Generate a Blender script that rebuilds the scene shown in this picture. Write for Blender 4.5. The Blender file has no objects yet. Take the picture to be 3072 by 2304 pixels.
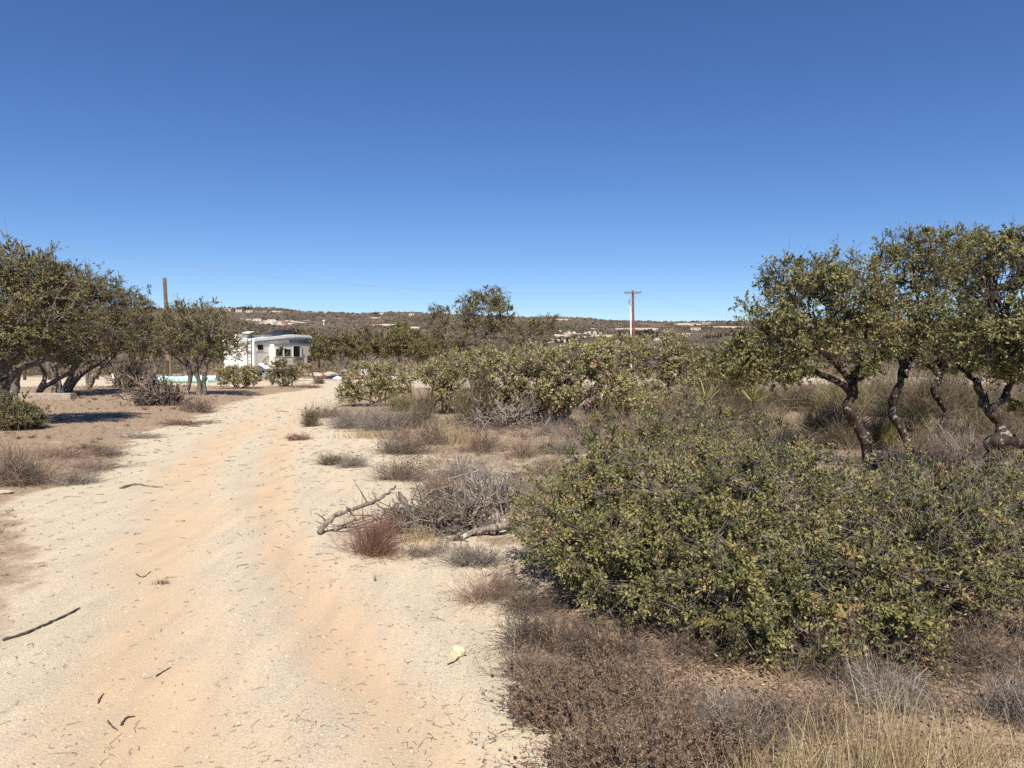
import bpy, math, random
import numpy as np
from math import radians as R, sin, cos, tan, pi

SC = bpy.context.scene
COL = SC.collection
random.seed(7)
RNG = np.random.default_rng(11)

# ------------------------------------------------------------------ camera
FPX, CX, CY, HOR, EYE = 710.0, 512.0, 384.0, 355.0, 1.65      # focal length etc. for a 1024x768 frame
PITCH = math.atan((CY - HOR) / FPX)
cam_d = bpy.data.cameras.new('camera')
cam = bpy.data.objects.new('camera', cam_d); COL.objects.link(cam)
cam.location = (0, 0, EYE)
cam.rotation_euler = (pi / 2 - PITCH, 0, 0)
cam_d.sensor_width = 36.0
cam_d.lens = FPX / 1024 * 36.0
cam_d.clip_start = 0.1
cam_d.clip_end = 6000
SC.camera = cam

# ------------------------------------------------------------------ sky, sun, exposure
SUN_EL, SUN_AZ = R(51), R(177)          # azimuth clockwise from +Y (view direction)
world = bpy.data.worlds.new('World'); SC.world = world
world.use_nodes = True
wn = world.node_tree.nodes; wl = world.node_tree.links
sky = wn.new('ShaderNodeTexSky'); sky.sky_type = 'NISHITA'
sky.sun_disc = False
sky.sun_elevation = SUN_EL; sky.sun_rotation = SUN_AZ
sky.altitude = 1200; sky.air_density = 1.0; sky.dust_density = 0.1; sky.ozone_density = 6.0
bg = wn['Background']; bg.inputs['Strength'].default_value = 0.079
hs = wn.new('ShaderNodeHueSaturation'); hs.inputs['Saturation'].default_value = 1.13; hs.inputs['Hue'].default_value = 0.509
wl.new(sky.outputs[0], hs.inputs['Color']); wl.new(hs.outputs[0], bg.inputs[0])
sd = bpy.data.lights.new('sun', 'SUN'); sun = bpy.data.objects.new('sun', sd); COL.objects.link(sun)
sd.energy = 5.0; sd.angle = R(0.53); sd.color = (1.0, 0.94, 0.84)
sun.rotation_euler = (pi / 2 - SUN_EL, 0, pi - SUN_AZ)
sun.location = (0, -30, 40)
SC.view_settings.view_transform = 'Standard'
SC.view_settings.look = 'None'
SC.view_settings.gamma = 1.0
SC.view_settings.use_curve_mapping = False
SC.view_settings.exposure = 0.62
SC.cycles.use_denoising = False
SC.cycles.max_bounces = 6
SC.cycles.transparent_max_bounces = 4

# ------------------------------------------------------------------ picture -> place
def ray(px, py):
    x = (px - CX) / FPX; z = -(py - CY) / FPX
    c, s = cos(PITCH), sin(PITCH)
    return np.array([x, c + s * z, -s + c * z])
def G(px, py, z=0.0):
    d = ray(px, py); t = (z - EYE) / d[2]
    return np.array([d[0] * t, d[1] * t, z])
def V(px, py, Y):
    d = ray(px, py); t = Y / d[1]
    return np.array([d[0] * t, Y, EYE + d[2] * t])
def mpp(Y): return Y / FPX

# ------------------------------------------------------------------ value noise
_perm = np.random.default_rng(3).random((256, 256))
def vnoise(x, y):
    xi = np.floor(x).astype(int); yi = np.floor(y).astype(int)
    fx = x - xi; fy = y - yi
    fx = fx * fx * (3 - 2 * fx); fy = fy * fy * (3 - 2 * fy)
    a = _perm[xi & 255, yi & 255]; b = _perm[(xi + 1) & 255, yi & 255]
    c = _perm[xi & 255, (yi + 1) & 255]; d = _perm[(xi + 1) & 255, (yi + 1) & 255]
    return (a * (1 - fx) + b * fx) * (1 - fy) + (c * (1 - fx) + d * fx) * fy
def fbm(x, y, o=4):
    s = 0; a = 0.5
    for i in range(o):
        s = s + a * (vnoise(x + 17.3 * i, y + 9.1 * i) - 0.5); x = x * 2.03; y = y * 2.03; a *= 0.5
    return s
def sstep(a, b, x):
    t = np.clip((x - a) / (b - a), 0, 1); return t * t * (3 - 2 * t)

# polygons on the ground, traced where things lie
def gpoly(pts): return np.array([G(px, py)[:2] for px, py in pts])
TRACK = gpoly([(-330, 820), (-120, 620), (-60, 540), (0, 503), (55, 489), (104, 473), (121, 449), (135, 433), (195, 420),
               (222, 405), (262, 396), (318, 388), (340, 385), (352, 386), (338, 393), (322, 402), (304, 415), (287, 436),
               (292, 462), (318, 505), (345, 540), (356, 560), (430, 574), (478, 612), (496, 648), (492, 690), (512, 722), (574, 768), (600, 820)])
LEFTBANK = gpoly([(-500, 530), (-60, 520), (0, 497), (58, 487), (102, 470), (118, 446), (138, 431), (200, 418), (226, 404), (270, 394),
                  (320, 389), (300, 387), (100, 386), (-100, 388), (-500, 390)])
RIGHTSCRUB = gpoly([(352, 388), (335, 396), (320, 408), (312, 424), (330, 436), (390, 446), (392, 470), (385, 486), (410, 500), (395, 516), (375, 540),
                    (420, 560), (470, 588), (520, 600), (1024, 600), (1500, 600), (1500, 384), (700, 384)])
UNDERBUSH = gpoly([(590, 800), (520, 715), (505, 690), (512, 640), (500, 605), (540, 585), (1200, 560), (1400, 800)])
RUT_A = gpoly([(335, 388), (290, 402), (245, 425), (218, 445), (196, 470), (176, 510), (162, 560), (156, 620), (152, 700), (150, 800)])
RUT_B = gpoly([(330, 396), (300, 412), (284, 432), (276, 470), (274, 510), (286, 555), (314, 597), (352, 650), (394, 705), (438, 770), (470, 820)])
VERGE = gpoly([(-400, 500), (0, 500), (48, 520), (64, 556), (56, 600), (30, 640), (-10, 670), (-400, 720)])
def pline(P, x, y):
    best = np.full(x.shape, 1e18)
    for a, b in zip(P[:-1], P[1:]):
        d = b - a; t = np.clip(((x - a[0]) * d[0] + (y - a[1]) * d[1]) / (d @ d), 0, 1); best = np.minimum(best, (x - a[0] - t * d[0]) ** 2 + (y - a[1] - t * d[1]) ** 2)
    return np.sqrt(best)
def psd(P, x, y):
    n = len(P); best = np.full(x.shape, 1e18); ins = np.zeros(x.shape, bool)
    for i in range(n):
        a = P[i]; b = P[(i + 1) % n]
        dx, dy = b - a; L = dx * dx + dy * dy + 1e-12
        t = np.clip(((x - a[0]) * dx + (y - a[1]) * dy) / L, 0, 1)
        best = np.minimum(best, (x - a[0] - t * dx) ** 2 + (y - a[1] - t * dy) ** 2)
        c = ((a[1] > y) != (b[1] > y))
        ins ^= c & (x < dx * (y - a[1]) / (dy if abs(dy) > 1e-12 else 1e-12) + a[0])
    d = np.sqrt(best); return np.where(ins, d, -d)

def ground_h(x, y):
    x = np.asarray(x, float); y = np.asarray(y, float)
    d = np.hypot(x, y)
    z = 0.03 * fbm(x * 0.35, y * 0.35, 2) + 0.003 * fbm(x * 2.2, y * 2.2, 2)
    tr = psd(TRACK, x, y)
    lb = psd(LEFTBANK, x, y)
    z = z + 0.10 * sstep(0, 1.6, lb) * sstep(60, 30, d)
    z = z + 0.05 * sstep(0.1, 0.9, -tr) * sstep(30, 15, d)
    # two wheel ruts with soft shoulders
    for P_, wd in ((RUT_A, .34), (RUT_B, .22)):
        q = pline(P_, x, y); f = sstep(32, 16, y)
        z = z + f * (-0.034 * np.exp(-(q / wd) ** 2) + 0.012 * np.exp(-((q - wd * 1.9) / (wd * .6)) ** 2))
    z = z * sstep(60, 35, d) - 0.012 * np.maximum(0, d - 55)
    return z
def gz(x, y): return float(ground_h(np.array([x]), np.array([y]))[0])

# ------------------------------------------------------------------ materials
def new_mat(name):
    m = bpy.data.materials.new(name); m.use_nodes = True
    return m, m.node_tree.nodes, m.node_tree.links, m.node_tree.nodes['Principled BSDF']
def ramp(n, stops):
    r = n.new('ShaderNodeValToRGB'); e = r.color_ramp.elements
    while len(e) < len(stops): e.new(0.5)
    for i, (p, c) in enumerate(stops):
        e[i].position = p; e[i].color = (*c, 1)
    return r
def plain(name, c, rough=0.6, metal=0.0, noise=0.0, scale=8.0, spec=0.4, bump=0.0):
    m, n, l, b = new_mat(name)
    b.inputs['Roughness'].default_value = rough; b.inputs['Metallic'].default_value = metal
    b.inputs['Specular IOR Level'].default_value = spec
    b.inputs['Base Color'].default_value = (*c, 1)
    if noise:
        t = n.new('ShaderNodeTexNoise'); t.inputs['Scale'].default_value = scale; t.inputs['Detail'].default_value = 6
        co = n.new('ShaderNodeTexCoord'); l.new(co.outputs['Object'], t.inputs['Vector'])
        rr = ramp(n, [(0.3, tuple(v * (1 - noise) for v in c)), (0.7, tuple(min(1, v * (1 + noise)) for v in c))])
        l.new(t.outputs['Fac'], rr.inputs[0]); l.new(rr.outputs[0], b.inputs['Base Color'])
        if bump:
            bp = n.new('ShaderNodeBump'); bp.inputs['Strength'].default_value = bump; bp.inputs['Distance'].default_value = 0.02
            l.new(t.outputs['Fac'], bp.inputs['Height']); l.new(bp.outputs[0], b.inputs['Normal'])
    return m
def leafy(name, stops, rough=0.45, trans=0.22, spec=0.5):
    """leaf material: every leaf carries its own value in the attribute rnd"""
    m, n, l, b = new_mat(name)
    a = n.new('ShaderNodeAttribute'); a.attribute_name = 'rnd'
    rr = ramp(n, stops); l.new(a.outputs['Fac'], rr.inputs[0])
    l.new(rr.outputs[0], b.inputs['Base Color'])
    b.inputs['Roughness'].default_value = rough; b.inputs['Specular IOR Level'].default_value = spec
    if trans:
        t = n.new('ShaderNodeBsdfTranslucent'); l.new(rr.outputs[0], t.inputs['Color'])
        mx = n.new('ShaderNodeMixShader'); mx.inputs[0].default_value = trans
        l.new(b.outputs[0], mx.inputs[1]); l.new(t.outputs[0], mx.inputs[2])
        l.new(mx.outputs[0], n['Material Output'].inputs['Surface'])
    return m
def bark(name, dark, light, lichen=None, scale=14.0):
    m, n, l, b = new_mat(name)
    co = n.new('ShaderNodeTexCoord')
    mp = n.new('ShaderNodeMapping'); mp.inputs['Scale'].default_value = (1, 1, 0.35)
    l.new(co.outputs['Object'], mp.inputs['Vector'])
    t = n.new('ShaderNodeTexNoise'); t.inputs['Scale'].default_value = scale; t.inputs['Detail'].default_value = 8; t.inputs['Roughness'].default_value = 0.65
    l.new(mp.outputs[0], t.inputs['Vector'])
    rr = ramp(n, [(0.32, dark), (0.55, tuple((a + c) / 2 for a, c in zip(dark, light))), (0.72, light)])
    l.new(t.outputs['Fac'], rr.inputs[0]); out = rr.outputs[0]
    if lichen:
        t2 = n.new('ShaderNodeTexNoise'); t2.inputs['Scale'].default_value = 14; t2.inputs['Detail'].default_value = 5
        l.new(co.outputs['Object'], t2.inputs['Vector'])
        r2 = ramp(n, [(0.58, (0, 0, 0)), (0.64, (1, 1, 1))]); l.new(t2.outputs['Fac'], r2.inputs[0])
        mx = n.new('ShaderNodeMix'); mx.data_type = 'RGBA'
        l.new(r2.outputs[0], mx.inputs[0]); l.new(out, mx.inputs[6]); mx.inputs[7].default_value = (*lichen, 1)
        out = mx.outputs[2]
    l.new(out, b.inputs['Base Color']); b.inputs['Roughness'].default_value = 0.9; b.inputs['Specular IOR Level'].default_value = 0.15
    bp = n.new('ShaderNodeBump'); bp.inputs['Strength'].default_value = 0.8; bp.inputs['Distance'].default_value = 0.02
    l.new(t.outputs['Fac'], bp.inputs['Height']); l.new(bp.outputs[0], b.inputs['Normal'])
    return m

M = {}
def ground_material():
    m, n, l, b = new_mat('sandy_ground')
    co = n.new('ShaderNodeTexCoord')
    def noise(sc, det=5, rough=0.6):
        t = n.new('ShaderNodeTexNoise'); t.inputs['Scale'].default_value = sc; t.inputs['Detail'].default_value = det
        t.inputs['Roughness'].default_value = rough; l.new(co.outputs['Object'], t.inputs['Vector']); return t
    def mix(f, a, c, blend='MIX'):
        x = n.new('ShaderNodeMix'); x.data_type = 'RGBA'; x.blend_type = blend
        for s, v in ((0, f), (6, a), (7, c)):
            if hasattr(v, 'links'): l.new(v, x.inputs[s])
            elif isinstance(v, tuple): x.inputs[s].default_value = (*v, 1)
            else: x.inputs[s].default_value = v
        return x.outputs[2]
    def mth(op, a, c):
        x = n.new('ShaderNodeMath'); x.operation = op
        for s, v in ((0, a), (1, c)):
            if hasattr(v, 'links'): l.new(v, x.inputs[s])
            else: x.inputs[s].default_value = v
        return x.outputs[0]
    mp = n.new('ShaderNodeMapping'); mp.inputs['Scale'].default_value = (1, 0.22, 1); mp.inputs['Rotation'].default_value = (0, 0, R(6)); l.new(co.outputs['Object'], mp.inputs['Vector'])
    big = noise(1.0, 5); mid = noise(6, 6)
    for t_ in (big, mid): l.new(mp.outputs[0], t_.inputs['Vector']); fine = noise(85, 4, 0.7); grit = noise(240, 2)
    ru = n.new('ShaderNodeAttribute'); ru.attribute_name = 'rut'
    rutf = mth('ADD', mth('MULTIPLY', ru.outputs['Fac'], 0.58), mth('ADD', mth('MULTIPLY', mth('SUBTRACT', big.outputs['Fac'], 0.5), 1.0), mth('MULTIPLY', mth('SUBTRACT', mid.outputs['Fac'], 0.5), 0.5)))
    r1 = ramp(n, [(0.10, (0, 0, 0)), (0.62, (1, 1, 1))]); l.new(rutf, r1.inputs[0])
    loose = mth('SUBTRACT', 1.0, mth('MULTIPLY', r1.outputs[0], 0.72))
    sand = mix(r1.outputs[0], (0.505, 0.430, 0.318), (0.525, 0.390, 0.256))         # pale grit / orange sand
    rm = ramp(n, [(0.35, (0.90, 0.90, 0.90)), (0.65, (1.05, 1.045, 1.035))]); l.new(mid.outputs['Fac'], rm.inputs[0])
    sand = mix(1.0, sand, rm.outputs[0], 'MULTIPLY')
    rf = ramp(n, [(0.30, (0.45, 0.43, 0.40)), (0.44, (0.96, 0.95, 0.93)), (0.70, (1.2, 1.2, 1.2))]); l.new(fine.outputs['Fac'], rf.inputs[0])
    sand = mix(mth('MULTIPLY', loose, 0.95), sand, rf.outputs[0], 'MULTIPLY')
    rg = ramp(n, [(0.30, (0.45, 0.43, 0.40)), (0.46, (1, 1, 1)), (0.75, (1.2, 1.2, 1.2))]); l.new(grit.outputs['Fac'], rg.inputs[0])
    sand = mix(loose, sand, rg.outputs[0], 'MULTIPLY')
    # dry leaf and twig litter
    lit_n = noise(26, 6, 0.8); lit_b = noise(2.6, 5, 0.6)
    rl = ramp(n, [(0.30, (0.075, 0.050, 0.034)), (0.43, (0.190, 0.130, 0.086)), (0.55, (0.320, 0.228, 0.150)), (0.72, (0.450, 0.350, 0.240))])
    l.new(lit_n.outputs['Fac'], rl.inputs[0])
    at = n.new('ShaderNodeAttribute'); at.attribute_name = 'litter'
    f = mth('ADD', at.outputs['Fac'], mth('MULTIPLY', mth('SUBTRACT', lit_b.outputs['Fac'], 0.5), 1.5))
    f = mth('ADD', f, mth('MULTIPLY', mth('SUBTRACT', lit_n.outputs['Fac'], 0.5), 1.1))
    rr = ramp(n, [(0.38, (0, 0, 0)), (0.66, (1, 1, 1))]); l.new(f, rr.inputs[0])
    at2 = n.new('ShaderNodeAttribute'); at2.attribute_name = 'litter'
    col = mix(mth('MULTIPLY', rr.outputs[0], 0.9), sand, rl.outputs[0])
    l.new(col, b.inputs['Base Color'])
    b.inputs['Roughness'].default_value = 0.95; b.inputs['Specular IOR Level'].default_value = 0.1
    hgt = mth('ADD', mth('MULTIPLY', fine.outputs['Fac'], 0.5), mth('ADD', mth('MULTIPLY', grit.outputs['Fac'], 0.25), mth('MULTIPLY', mid.outputs['Fac'], 0.12)))
    bp = n.new('ShaderNodeBump'); bp.inputs['Strength'].default_value = 0.7; bp.inputs['Distance'].default_value = 0.018
    l.new(hgt, bp.inputs['Height']); l.new(bp.outputs[0], b.inputs['Normal'])
    return m
M['ground'] = ground_material()

def hill_material():
    m, n, l, b = new_mat('hill_soil')
    co = n.new('ShaderNodeTexCoord')
    t = n.new('ShaderNodeTexNoise'); t.inputs['Scale'].default_value = 0.035; t.inputs['Detail'].default_value = 8; t.inputs['Roughness'].default_value = 0.65
    l.new(co.outputs['Object'], t.inputs['Vector'])
    rr = ramp(n, [(0.35, (0.085, 0.066, 0.050)), (0.52, (0.130, 0.100, 0.076)), (0.68, (0.18, 0.142, 0.105))])
    l.new(t.outputs['Fac'], rr.inputs[0])
    a = n.new('ShaderNodeAttribute'); a.attribute_name = 'bare'
    t2 = n.new('ShaderNodeTexNoise'); t2.inputs['Scale'].default_value = 0.12; t2.inputs['Detail'].default_value = 6
    l.new(co.outputs['Object'], t2.inputs['Vector'])
    ad = n.new('ShaderNodeMath'); ad.operation = 'ADD'; l.new(a.outputs['Fac'], ad.inputs[0]); l.new(t2.outputs['Fac'], ad.inputs[1])
    r2 = ramp(n, [(0.82 / 2 + 0.1, (0, 0, 0)), (0.60, (1, 1, 1))])
    hf = n.new('ShaderNodeMath'); hf.operation = 'MULTIPLY'; hf.inputs[1].default_value = 0.5; l.new(ad.outputs[0], hf.inputs[0])
    l.new(hf.outputs[0], r2.inputs[0])
    mx = n.new('ShaderNodeMix'); mx.data_type = 'RGBA'
    l.new(r2.outputs[0], mx.inputs[0]); l.new(rr.outputs[0], mx.inputs[6]); mx.inputs[7].default_value = (0.46, 0.39, 0.30, 1)
    l.new(mx.outputs[2], b.inputs['Base Color']); b.inputs['Roughness'].default_value = 0.95; b.inputs['Specular IOR Level'].default_value = 0.05
    return m
M['hill'] = hill_material()
M['hillscrub'] = leafy('hill_scrub', [(0.0, (0.042, 0.044, 0.030)), (0.4, (0.078, 0.066, 0.048)), (0.8, (0.120, 0.086, 0.068)), (1.0, (0.16, 0.125, 0.095))], 0.9, 0, 0.05)
M['bushleaf'] = leafy('bush_leaf', [(0.0, (0.080, 0.080, 0.028)), (0.45, (0.205, 0.195, 0.068)), (0.85, (0.320, 0.292, 0.115)), (0.975, (0.34, 0.31, 0.15)), (0.985, (0.34, 0.12, 0.045)), (1.0, (0.42, 0.36, 0.22))], 0.6, 0.25, 0.22)
M['treeleaf'] = leafy('tree_leaf', [(0.0, (0.095, 0.094, 0.034)), (0.5, (0.215, 0.205, 0.078)), (0.88, (0.325, 0.300, 0.125)), (0.97, (0.32, 0.27, 0.115)), (1.0, (0.30, 0.17, 0.07))], 0.55, 0.24, 0.3)
M['oakleaf'] = leafy('oak_leaf', [(0.0, (0.095, 0.082, 0.034)), (0.5, (0.205, 0.186, 0.074)), (0.9, (0.30, 0.262, 0.112)), (1.0, (0.34, 0.24, 0.12))], 0.55, 0.28, 0.3)
M['farleaf'] = leafy('far_leaf', [(0.0, (0.090, 0.080, 0.030)), (0.5, (0.175, 0.150, 0.056)), (1.0, (0.25, 0.205, 0.082))], 0.6, 0.15)
M['limeleaf'] = leafy('lime_leaf', [(0.0, (0.14, 0.15, 0.03)), (0.5, (0.21, 0.21, 0.05)), (1.0, (0.29, 0.27, 0.08))], 0.6, 0.2)
M['manzleaf'] = leafy('pale_leaf', [(0.0, (0.16, 0.145, 0.052)), (0.4, (0.335, 0.298, 0.118)), (0.8, (0.48, 0.42, 0.19)), (0.95, (0.52, 0.45, 0.24)), (1.0, (0.34, 0.19, 0.09))], 0.45, 0.22)
M['darkfar'] = leafy('distant_dark_leaf', [(0.0, (0.026, 0.034, 0.020)), (1.0, (0.06, 0.066, 0.038))], 0.8, 0, 0.1)
M['broom'] = leafy('broom_stem', [(0.0, (0.062, 0.050, 0.026)), (0.6, (0.140, 0.110, 0.060)), (1.0, (0.23, 0.178, 0.105))], 0.6, 0.1)
M['broombright'] = leafy('broom_stem_bright', [(0.0, (0.085, 0.08, 0.024)), (0.6, (0.175, 0.155, 0.048)), (1.0, (0.27, 0.23, 0.09))], 0.6, 0.15)
M['redtwig'] = leafy('red_twig', [(0.0, (0.085, 0.042, 0.030)), (0.6, (0.190, 0.094, 0.064)), (1.0, (0.32, 0.175, 0.12))], 0.7, 0)
M['browntwig'] = leafy('brown_twig', [(0.0, (0.060, 0.043, 0.032)), (0.6, (0.165, 0.120, 0.088)), (1.0, (0.31, 0.235, 0.165))], 0.8, 0)
M['rosetwig'] = leafy('rose_twig', [(0.0, (0.085, 0.054, 0.040)), (0.6, (0.205, 0.138, 0.100)), (1.0, (0.36, 0.26, 0.185))], 0.8, 0)
M['shadetwig'] = leafy('shade_dark_twig', [(0.0, (0.040, 0.028, 0.022)), (0.6, (0.095, 0.068, 0.050)), (1.0, (0.20, 0.145, 0.10))], 0.85, 0)  # twig brown darkened to stand in for the shade under the green bushes
M['greytwig'] = leafy('grey_twig', [(0.0, (0.085, 0.068, 0.056)), (0.6, (0.205, 0.170, 0.142)), (1.0, (0.38, 0.325, 0.27))], 0.8, 0)
M['deadtwig'] = leafy('dead_twig', [(0.0, (0.075, 0.056, 0.044)), (0.6, (0.145, 0.112, 0.086)), (1.0, (0.25, 0.20, 0.15))], 0.8, 0)
M['buckleaf'] = leafy('buckwheat_leaf', [(0.0, (0.095, 0.062, 0.040)), (0.5, (0.215, 0.148, 0.098)), (0.85, (0.325, 0.215, 0.142)), (1.0, (0.47, 0.27, 0.17))], 0.75, 0.12)
M['drygrass'] = leafy('dry_grass', [(0.0, (0.24, 0.175, 0.095)), (0.6, (0.40, 0.315, 0.175)), (1.0, (0.56, 0.46, 0.27))], 0.6, 0.2)
M['litterleaf'] = leafy('litter_leaf', [(0.0, (0.12, 0.075, 0.048)), (0.4, (0.25, 0.165, 0.105)), (0.75, (0.38, 0.27, 0.175)), (0.95, (0.48, 0.37, 0.26)), (1.0, (0.45, 0.17, 0.06))], 0.6, 0.1)
M['seed'] = plain('seed_head_brown', (0.055, 0.026, 0.018), 0.95, noise=0.4, scale=120, spec=0.05)
M['yucca'] = leafy('yucca_blade', [(0.0, (0.17, 0.18, 0.055)), (0.6, (0.30, 0.285, 0.095)), (1.0, (0.44, 0.39, 0.16))], 0.45, 0.15)
M['bark_r'] = bark('dark_bark', (0.014, 0.010, 0.008), (0.090, 0.066, 0.052), (0.25, 0.225, 0.19))
M['bark_l'] = bark('grey_bark', (0.045, 0.036, 0.030), (0.24, 0.20, 0.165), (0.36, 0.33, 0.29))
M['bark_m'] = bark('red_grey_bark', (0.075, 0.042, 0.036), (0.24, 0.185, 0.16), None)
M['deadwood'] = bark('weathered_wood', (0.075, 0.058, 0.046), (0.42, 0.36, 0.29), None, 40)
M['twigbark'] = plain('twig_bark', (0.085, 0.064, 0.052), 0.9, noise=0.5, scale=30, spec=0.1)
M['greybark'] = plain('twig_bark_grey', (0.17, 0.145, 0.125), 0.9, noise=0.4, scale=30, spec=0.1)
M['pebble'] = leafy('pebble', [(0.0, (0.17, 0.145, 0.12)), (0.35, (0.36, 0.31, 0.24)), (0.8, (0.50, 0.45, 0.36)), (1.0, (0.62, 0.58, 0.5))], 0.85, 0, 0.2)
M['rock'] = plain('pale_rock', (0.40, 0.355, 0.29), 0.9, noise=0.25, scale=3, spec=0.15, bump=0.6)
M['quartz'] = plain('yellow_stone', (0.58, 0.50, 0.32), 0.8, noise=0.2, scale=22, spec=0.25, bump=0.5)

# ------------------------------------------------------------------ geometry collector
class Geo:
    def __init__(s): s.v = []; s.f = []; s.r = []; s.m = []; s.n = 0
    def add(s, v, f, rnd=None, mat=0):
        v = np.asarray(v, float).reshape(-1, 3); f = np.asarray(f, int)
        s.v.append(v); s.f.append(f + s.n)
        if rnd is None: rnd = np.full(len(v), 0.5)
        s.r.append(np.asarray(rnd, float)); s.m.append(mat); s.n += len(v)
    def tube(s, P, Rr, sides=6, rnd=None, mat=0, cap=False, ph=0.0, rough=0.0):
        P = np.asarray(P, float); Rr = np.asarray(Rr, float)
        if P.ndim == 2: P = P[None]; Rr = Rr[None]
        N, K, _ = P.shape
        T = np.empty_like(P); T[:, 1:-1] = P[:, 2:] - P[:, :-2]; T[:, 0] = P[:, 1] - P[:, 0]; T[:, -1] = P[:, -1] - P[:, -2]
        T /= np.linalg.norm(T, axis=2, keepdims=True) + 1e-9
        ax = P[:, -1] - P[:, 0]; ax /= np.linalg.norm(ax, axis=1, keepdims=True) + 1e-9
        ref = np.where(np.abs(ax[:, 2:3]) > 0.8, np.array([[1.0, 0.13, 0]]), np.array([[0.07, 0.11, 1.0]]))
        A = np.cross(T, ref[:, None, :]); A /= np.linalg.norm(A, axis=2, keepdims=True) + 1e-9
        B = np.cross(T, A)
        an = np.arange(sides) / sides * 2 * pi + ph
        rv = Rr[:, :, None, None] * (1 + rough * np.random.default_rng(K * 7 + N).normal(size=(N, K, sides, 1)))
        ring = P[:, :, None, :] + rv * (np.cos(an)[None, None, :, None] * A[:, :, None, :] + np.sin(an)[None, None, :, None] * B[:, :, None, :])
        base = (np.arange(N)[:, None, None] * K + np.arange(K - 1)[None, :, None]) * sides
        j = np.arange(sides)[None, None, :]; j2 = (j + 1) % sides
        f = np.stack([base + j, base + j2, base + sides + j2, base + sides + j], -1).reshape(-1, 4)
        if rnd is not None: rnd = np.repeat(np.broadcast_to(rnd, (N,)), K * sides)
        n0 = s.n
        s.add(ring.reshape(-1, 3), f, rnd, mat)
        if cap:
            for i in range(N):
                s.f.append(np.array([[n0 + i * K * sides + q for q in range(sides)][::-1]])); s.m.append(mat)
                s.f.append(np.array([[n0 + (i * K + K - 1) * sides + q for q in range(sides)]])); s.m.append(mat)
    def leaves(s, pos, d, nrm, L, W, rnd, six=False, mat=0, tri=False):
        side = np.cross(d, nrm); side /= np.linalg.norm(side, axis=1, keepdims=True) + 1e-9
        up = np.cross(side, d)
        L = L[:, None]; W = W[:, None]; N = len(pos)
        if tri:
            vs = [pos + side * W * .5, pos + d * L, pos - side * W * .5]; k = 3
        elif six:
            vs = [pos, pos + d * L * .28 + side * W * .40, pos + d * L * .68 + side * W * .46 - up * L * .05, pos + d * L - up * L * .12,
                  pos + d * L * .68 - side * W * .46 - up * L * .05, pos + d * L * .28 - side * W * .40]
            k = 6
        else:
            vs = [pos, pos + d * L * .55 + side * W * .5 + up * W * .1, pos + d * L, pos + d * L * .55 - side * W * .5 + up * W * .1]
            k = 4
        v = np.stack(vs, 1).reshape(-1, 3)
        f = np.arange(N * k).reshape(N, k)
        s.add(v, f, np.repeat(rnd, k), mat)
    def ribbons(s, P, W, rnd, mat=0, side=None):
        N, K, _ = P.shape
        if side is None:
            side = RNG.normal(size=(N, 3)); side[:, 2] *= 0.3
        t = P[:, -1] - P[:, 0]
        side = np.cross(t, side); side /= np.linalg.norm(side, axis=1, keepdims=True) + 1e-9
        v = np.stack([P - side[:, None] * W[..., None] * .5, P + side[:, None] * W[..., None] * .5], 2)
        b = (np.arange(N)[:, None] * K + np.arange(K - 1)[None]) * 2
        f = np.stack([b, b + 1, b + 3, b + 2], -1).reshape(-1, 4)
        s.add(v.reshape(-1, 3), f, np.repeat(rnd, K * 2), mat)
    def box(s, x0, x1, y0, y1, z0, z1, mat=0, rnd=None):
        v = [(x0, y0, z0), (x1, y0, z0), (x1, y1, z0), (x0, y1, z0), (x0, y0, z1), (x1, y0, z1), (x1, y1, z1), (x0, y1, z1)]
        f = [(0, 3, 2, 1), (4, 5, 6, 7), (0, 1, 5, 4), (1, 2, 6, 5), (2, 3, 7, 6), (3, 0, 4, 7)]
        s.add(v, f, None, mat); return s
    def build(s, name, mats, parent=None, smooth=True, kind=None, shift=None):
        me = bpy.data.meshes.new(name)
        v = np.concatenate(s.v)
        if shift is not None: v = v - np.asarray(shift)[None]
        tot = [np.full(len(f), f.shape[1]) for f in s.f]
        mi = np.concatenate([np.full(len(f), m) for f, m in zip(s.f, s.m)])
        loops = np.concatenate([f.ravel() for f in s.f]); tot = np.concatenate(tot)
        me.vertices.add(len(v)); me.vertices.foreach_set('co', v.astype(np.float32).ravel())
        me.loops.add(len(loops)); me.loops.foreach_set('vertex_index', loops.astype(np.int32))
        me.polygons.add(len(tot)); st = np.concatenate([[0], np.cumsum(tot)[:-1]])
        me.polygons.foreach_set('loop_start', st.astype(np.int32))
        me.polygons.foreach_set('material_index', mi.astype(np.int32))
        me.polygons.foreach_set('use_smooth', np.full(len(tot), smooth))
        me.update(calc_edges=True)
        at = me.attributes.new('rnd', 'FLOAT', 'POINT'); at.data.foreach_set('value', np.concatenate(s.r).astype(np.float32))
        if not isinstance(mats, (list, tuple)): mats = [mats]
        for m in mats: me.materials.append(m)
        o = bpy.data.objects.new(name, me); COL.objects.link(o)
        if parent is not None: o.parent = parent
        if kind: o['kind'] = kind
        return o

def tag(o, label, cat, group=None):
    o['label'] = label; o['category'] = cat; o['kind'] = 'thing'
    if group: o['group'] = group
    return o
def empty(name, loc, label=None, cat=None, group=None, rz=0.0):
    o = bpy.data.objects.new(name, None); COL.objects.link(o)
    o.location = tuple(loc); o.rotation_euler = (0, 0, rz); o.empty_display_size = 0.2
    if label: tag(o, label, cat, group)
    return o
def unit(a): return a / (np.linalg.norm(a, axis=-1, keepdims=True) + 1e-9)
def rdir(n, g=None): return unit((g or RNG).normal(size=(n, 3)))

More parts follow.
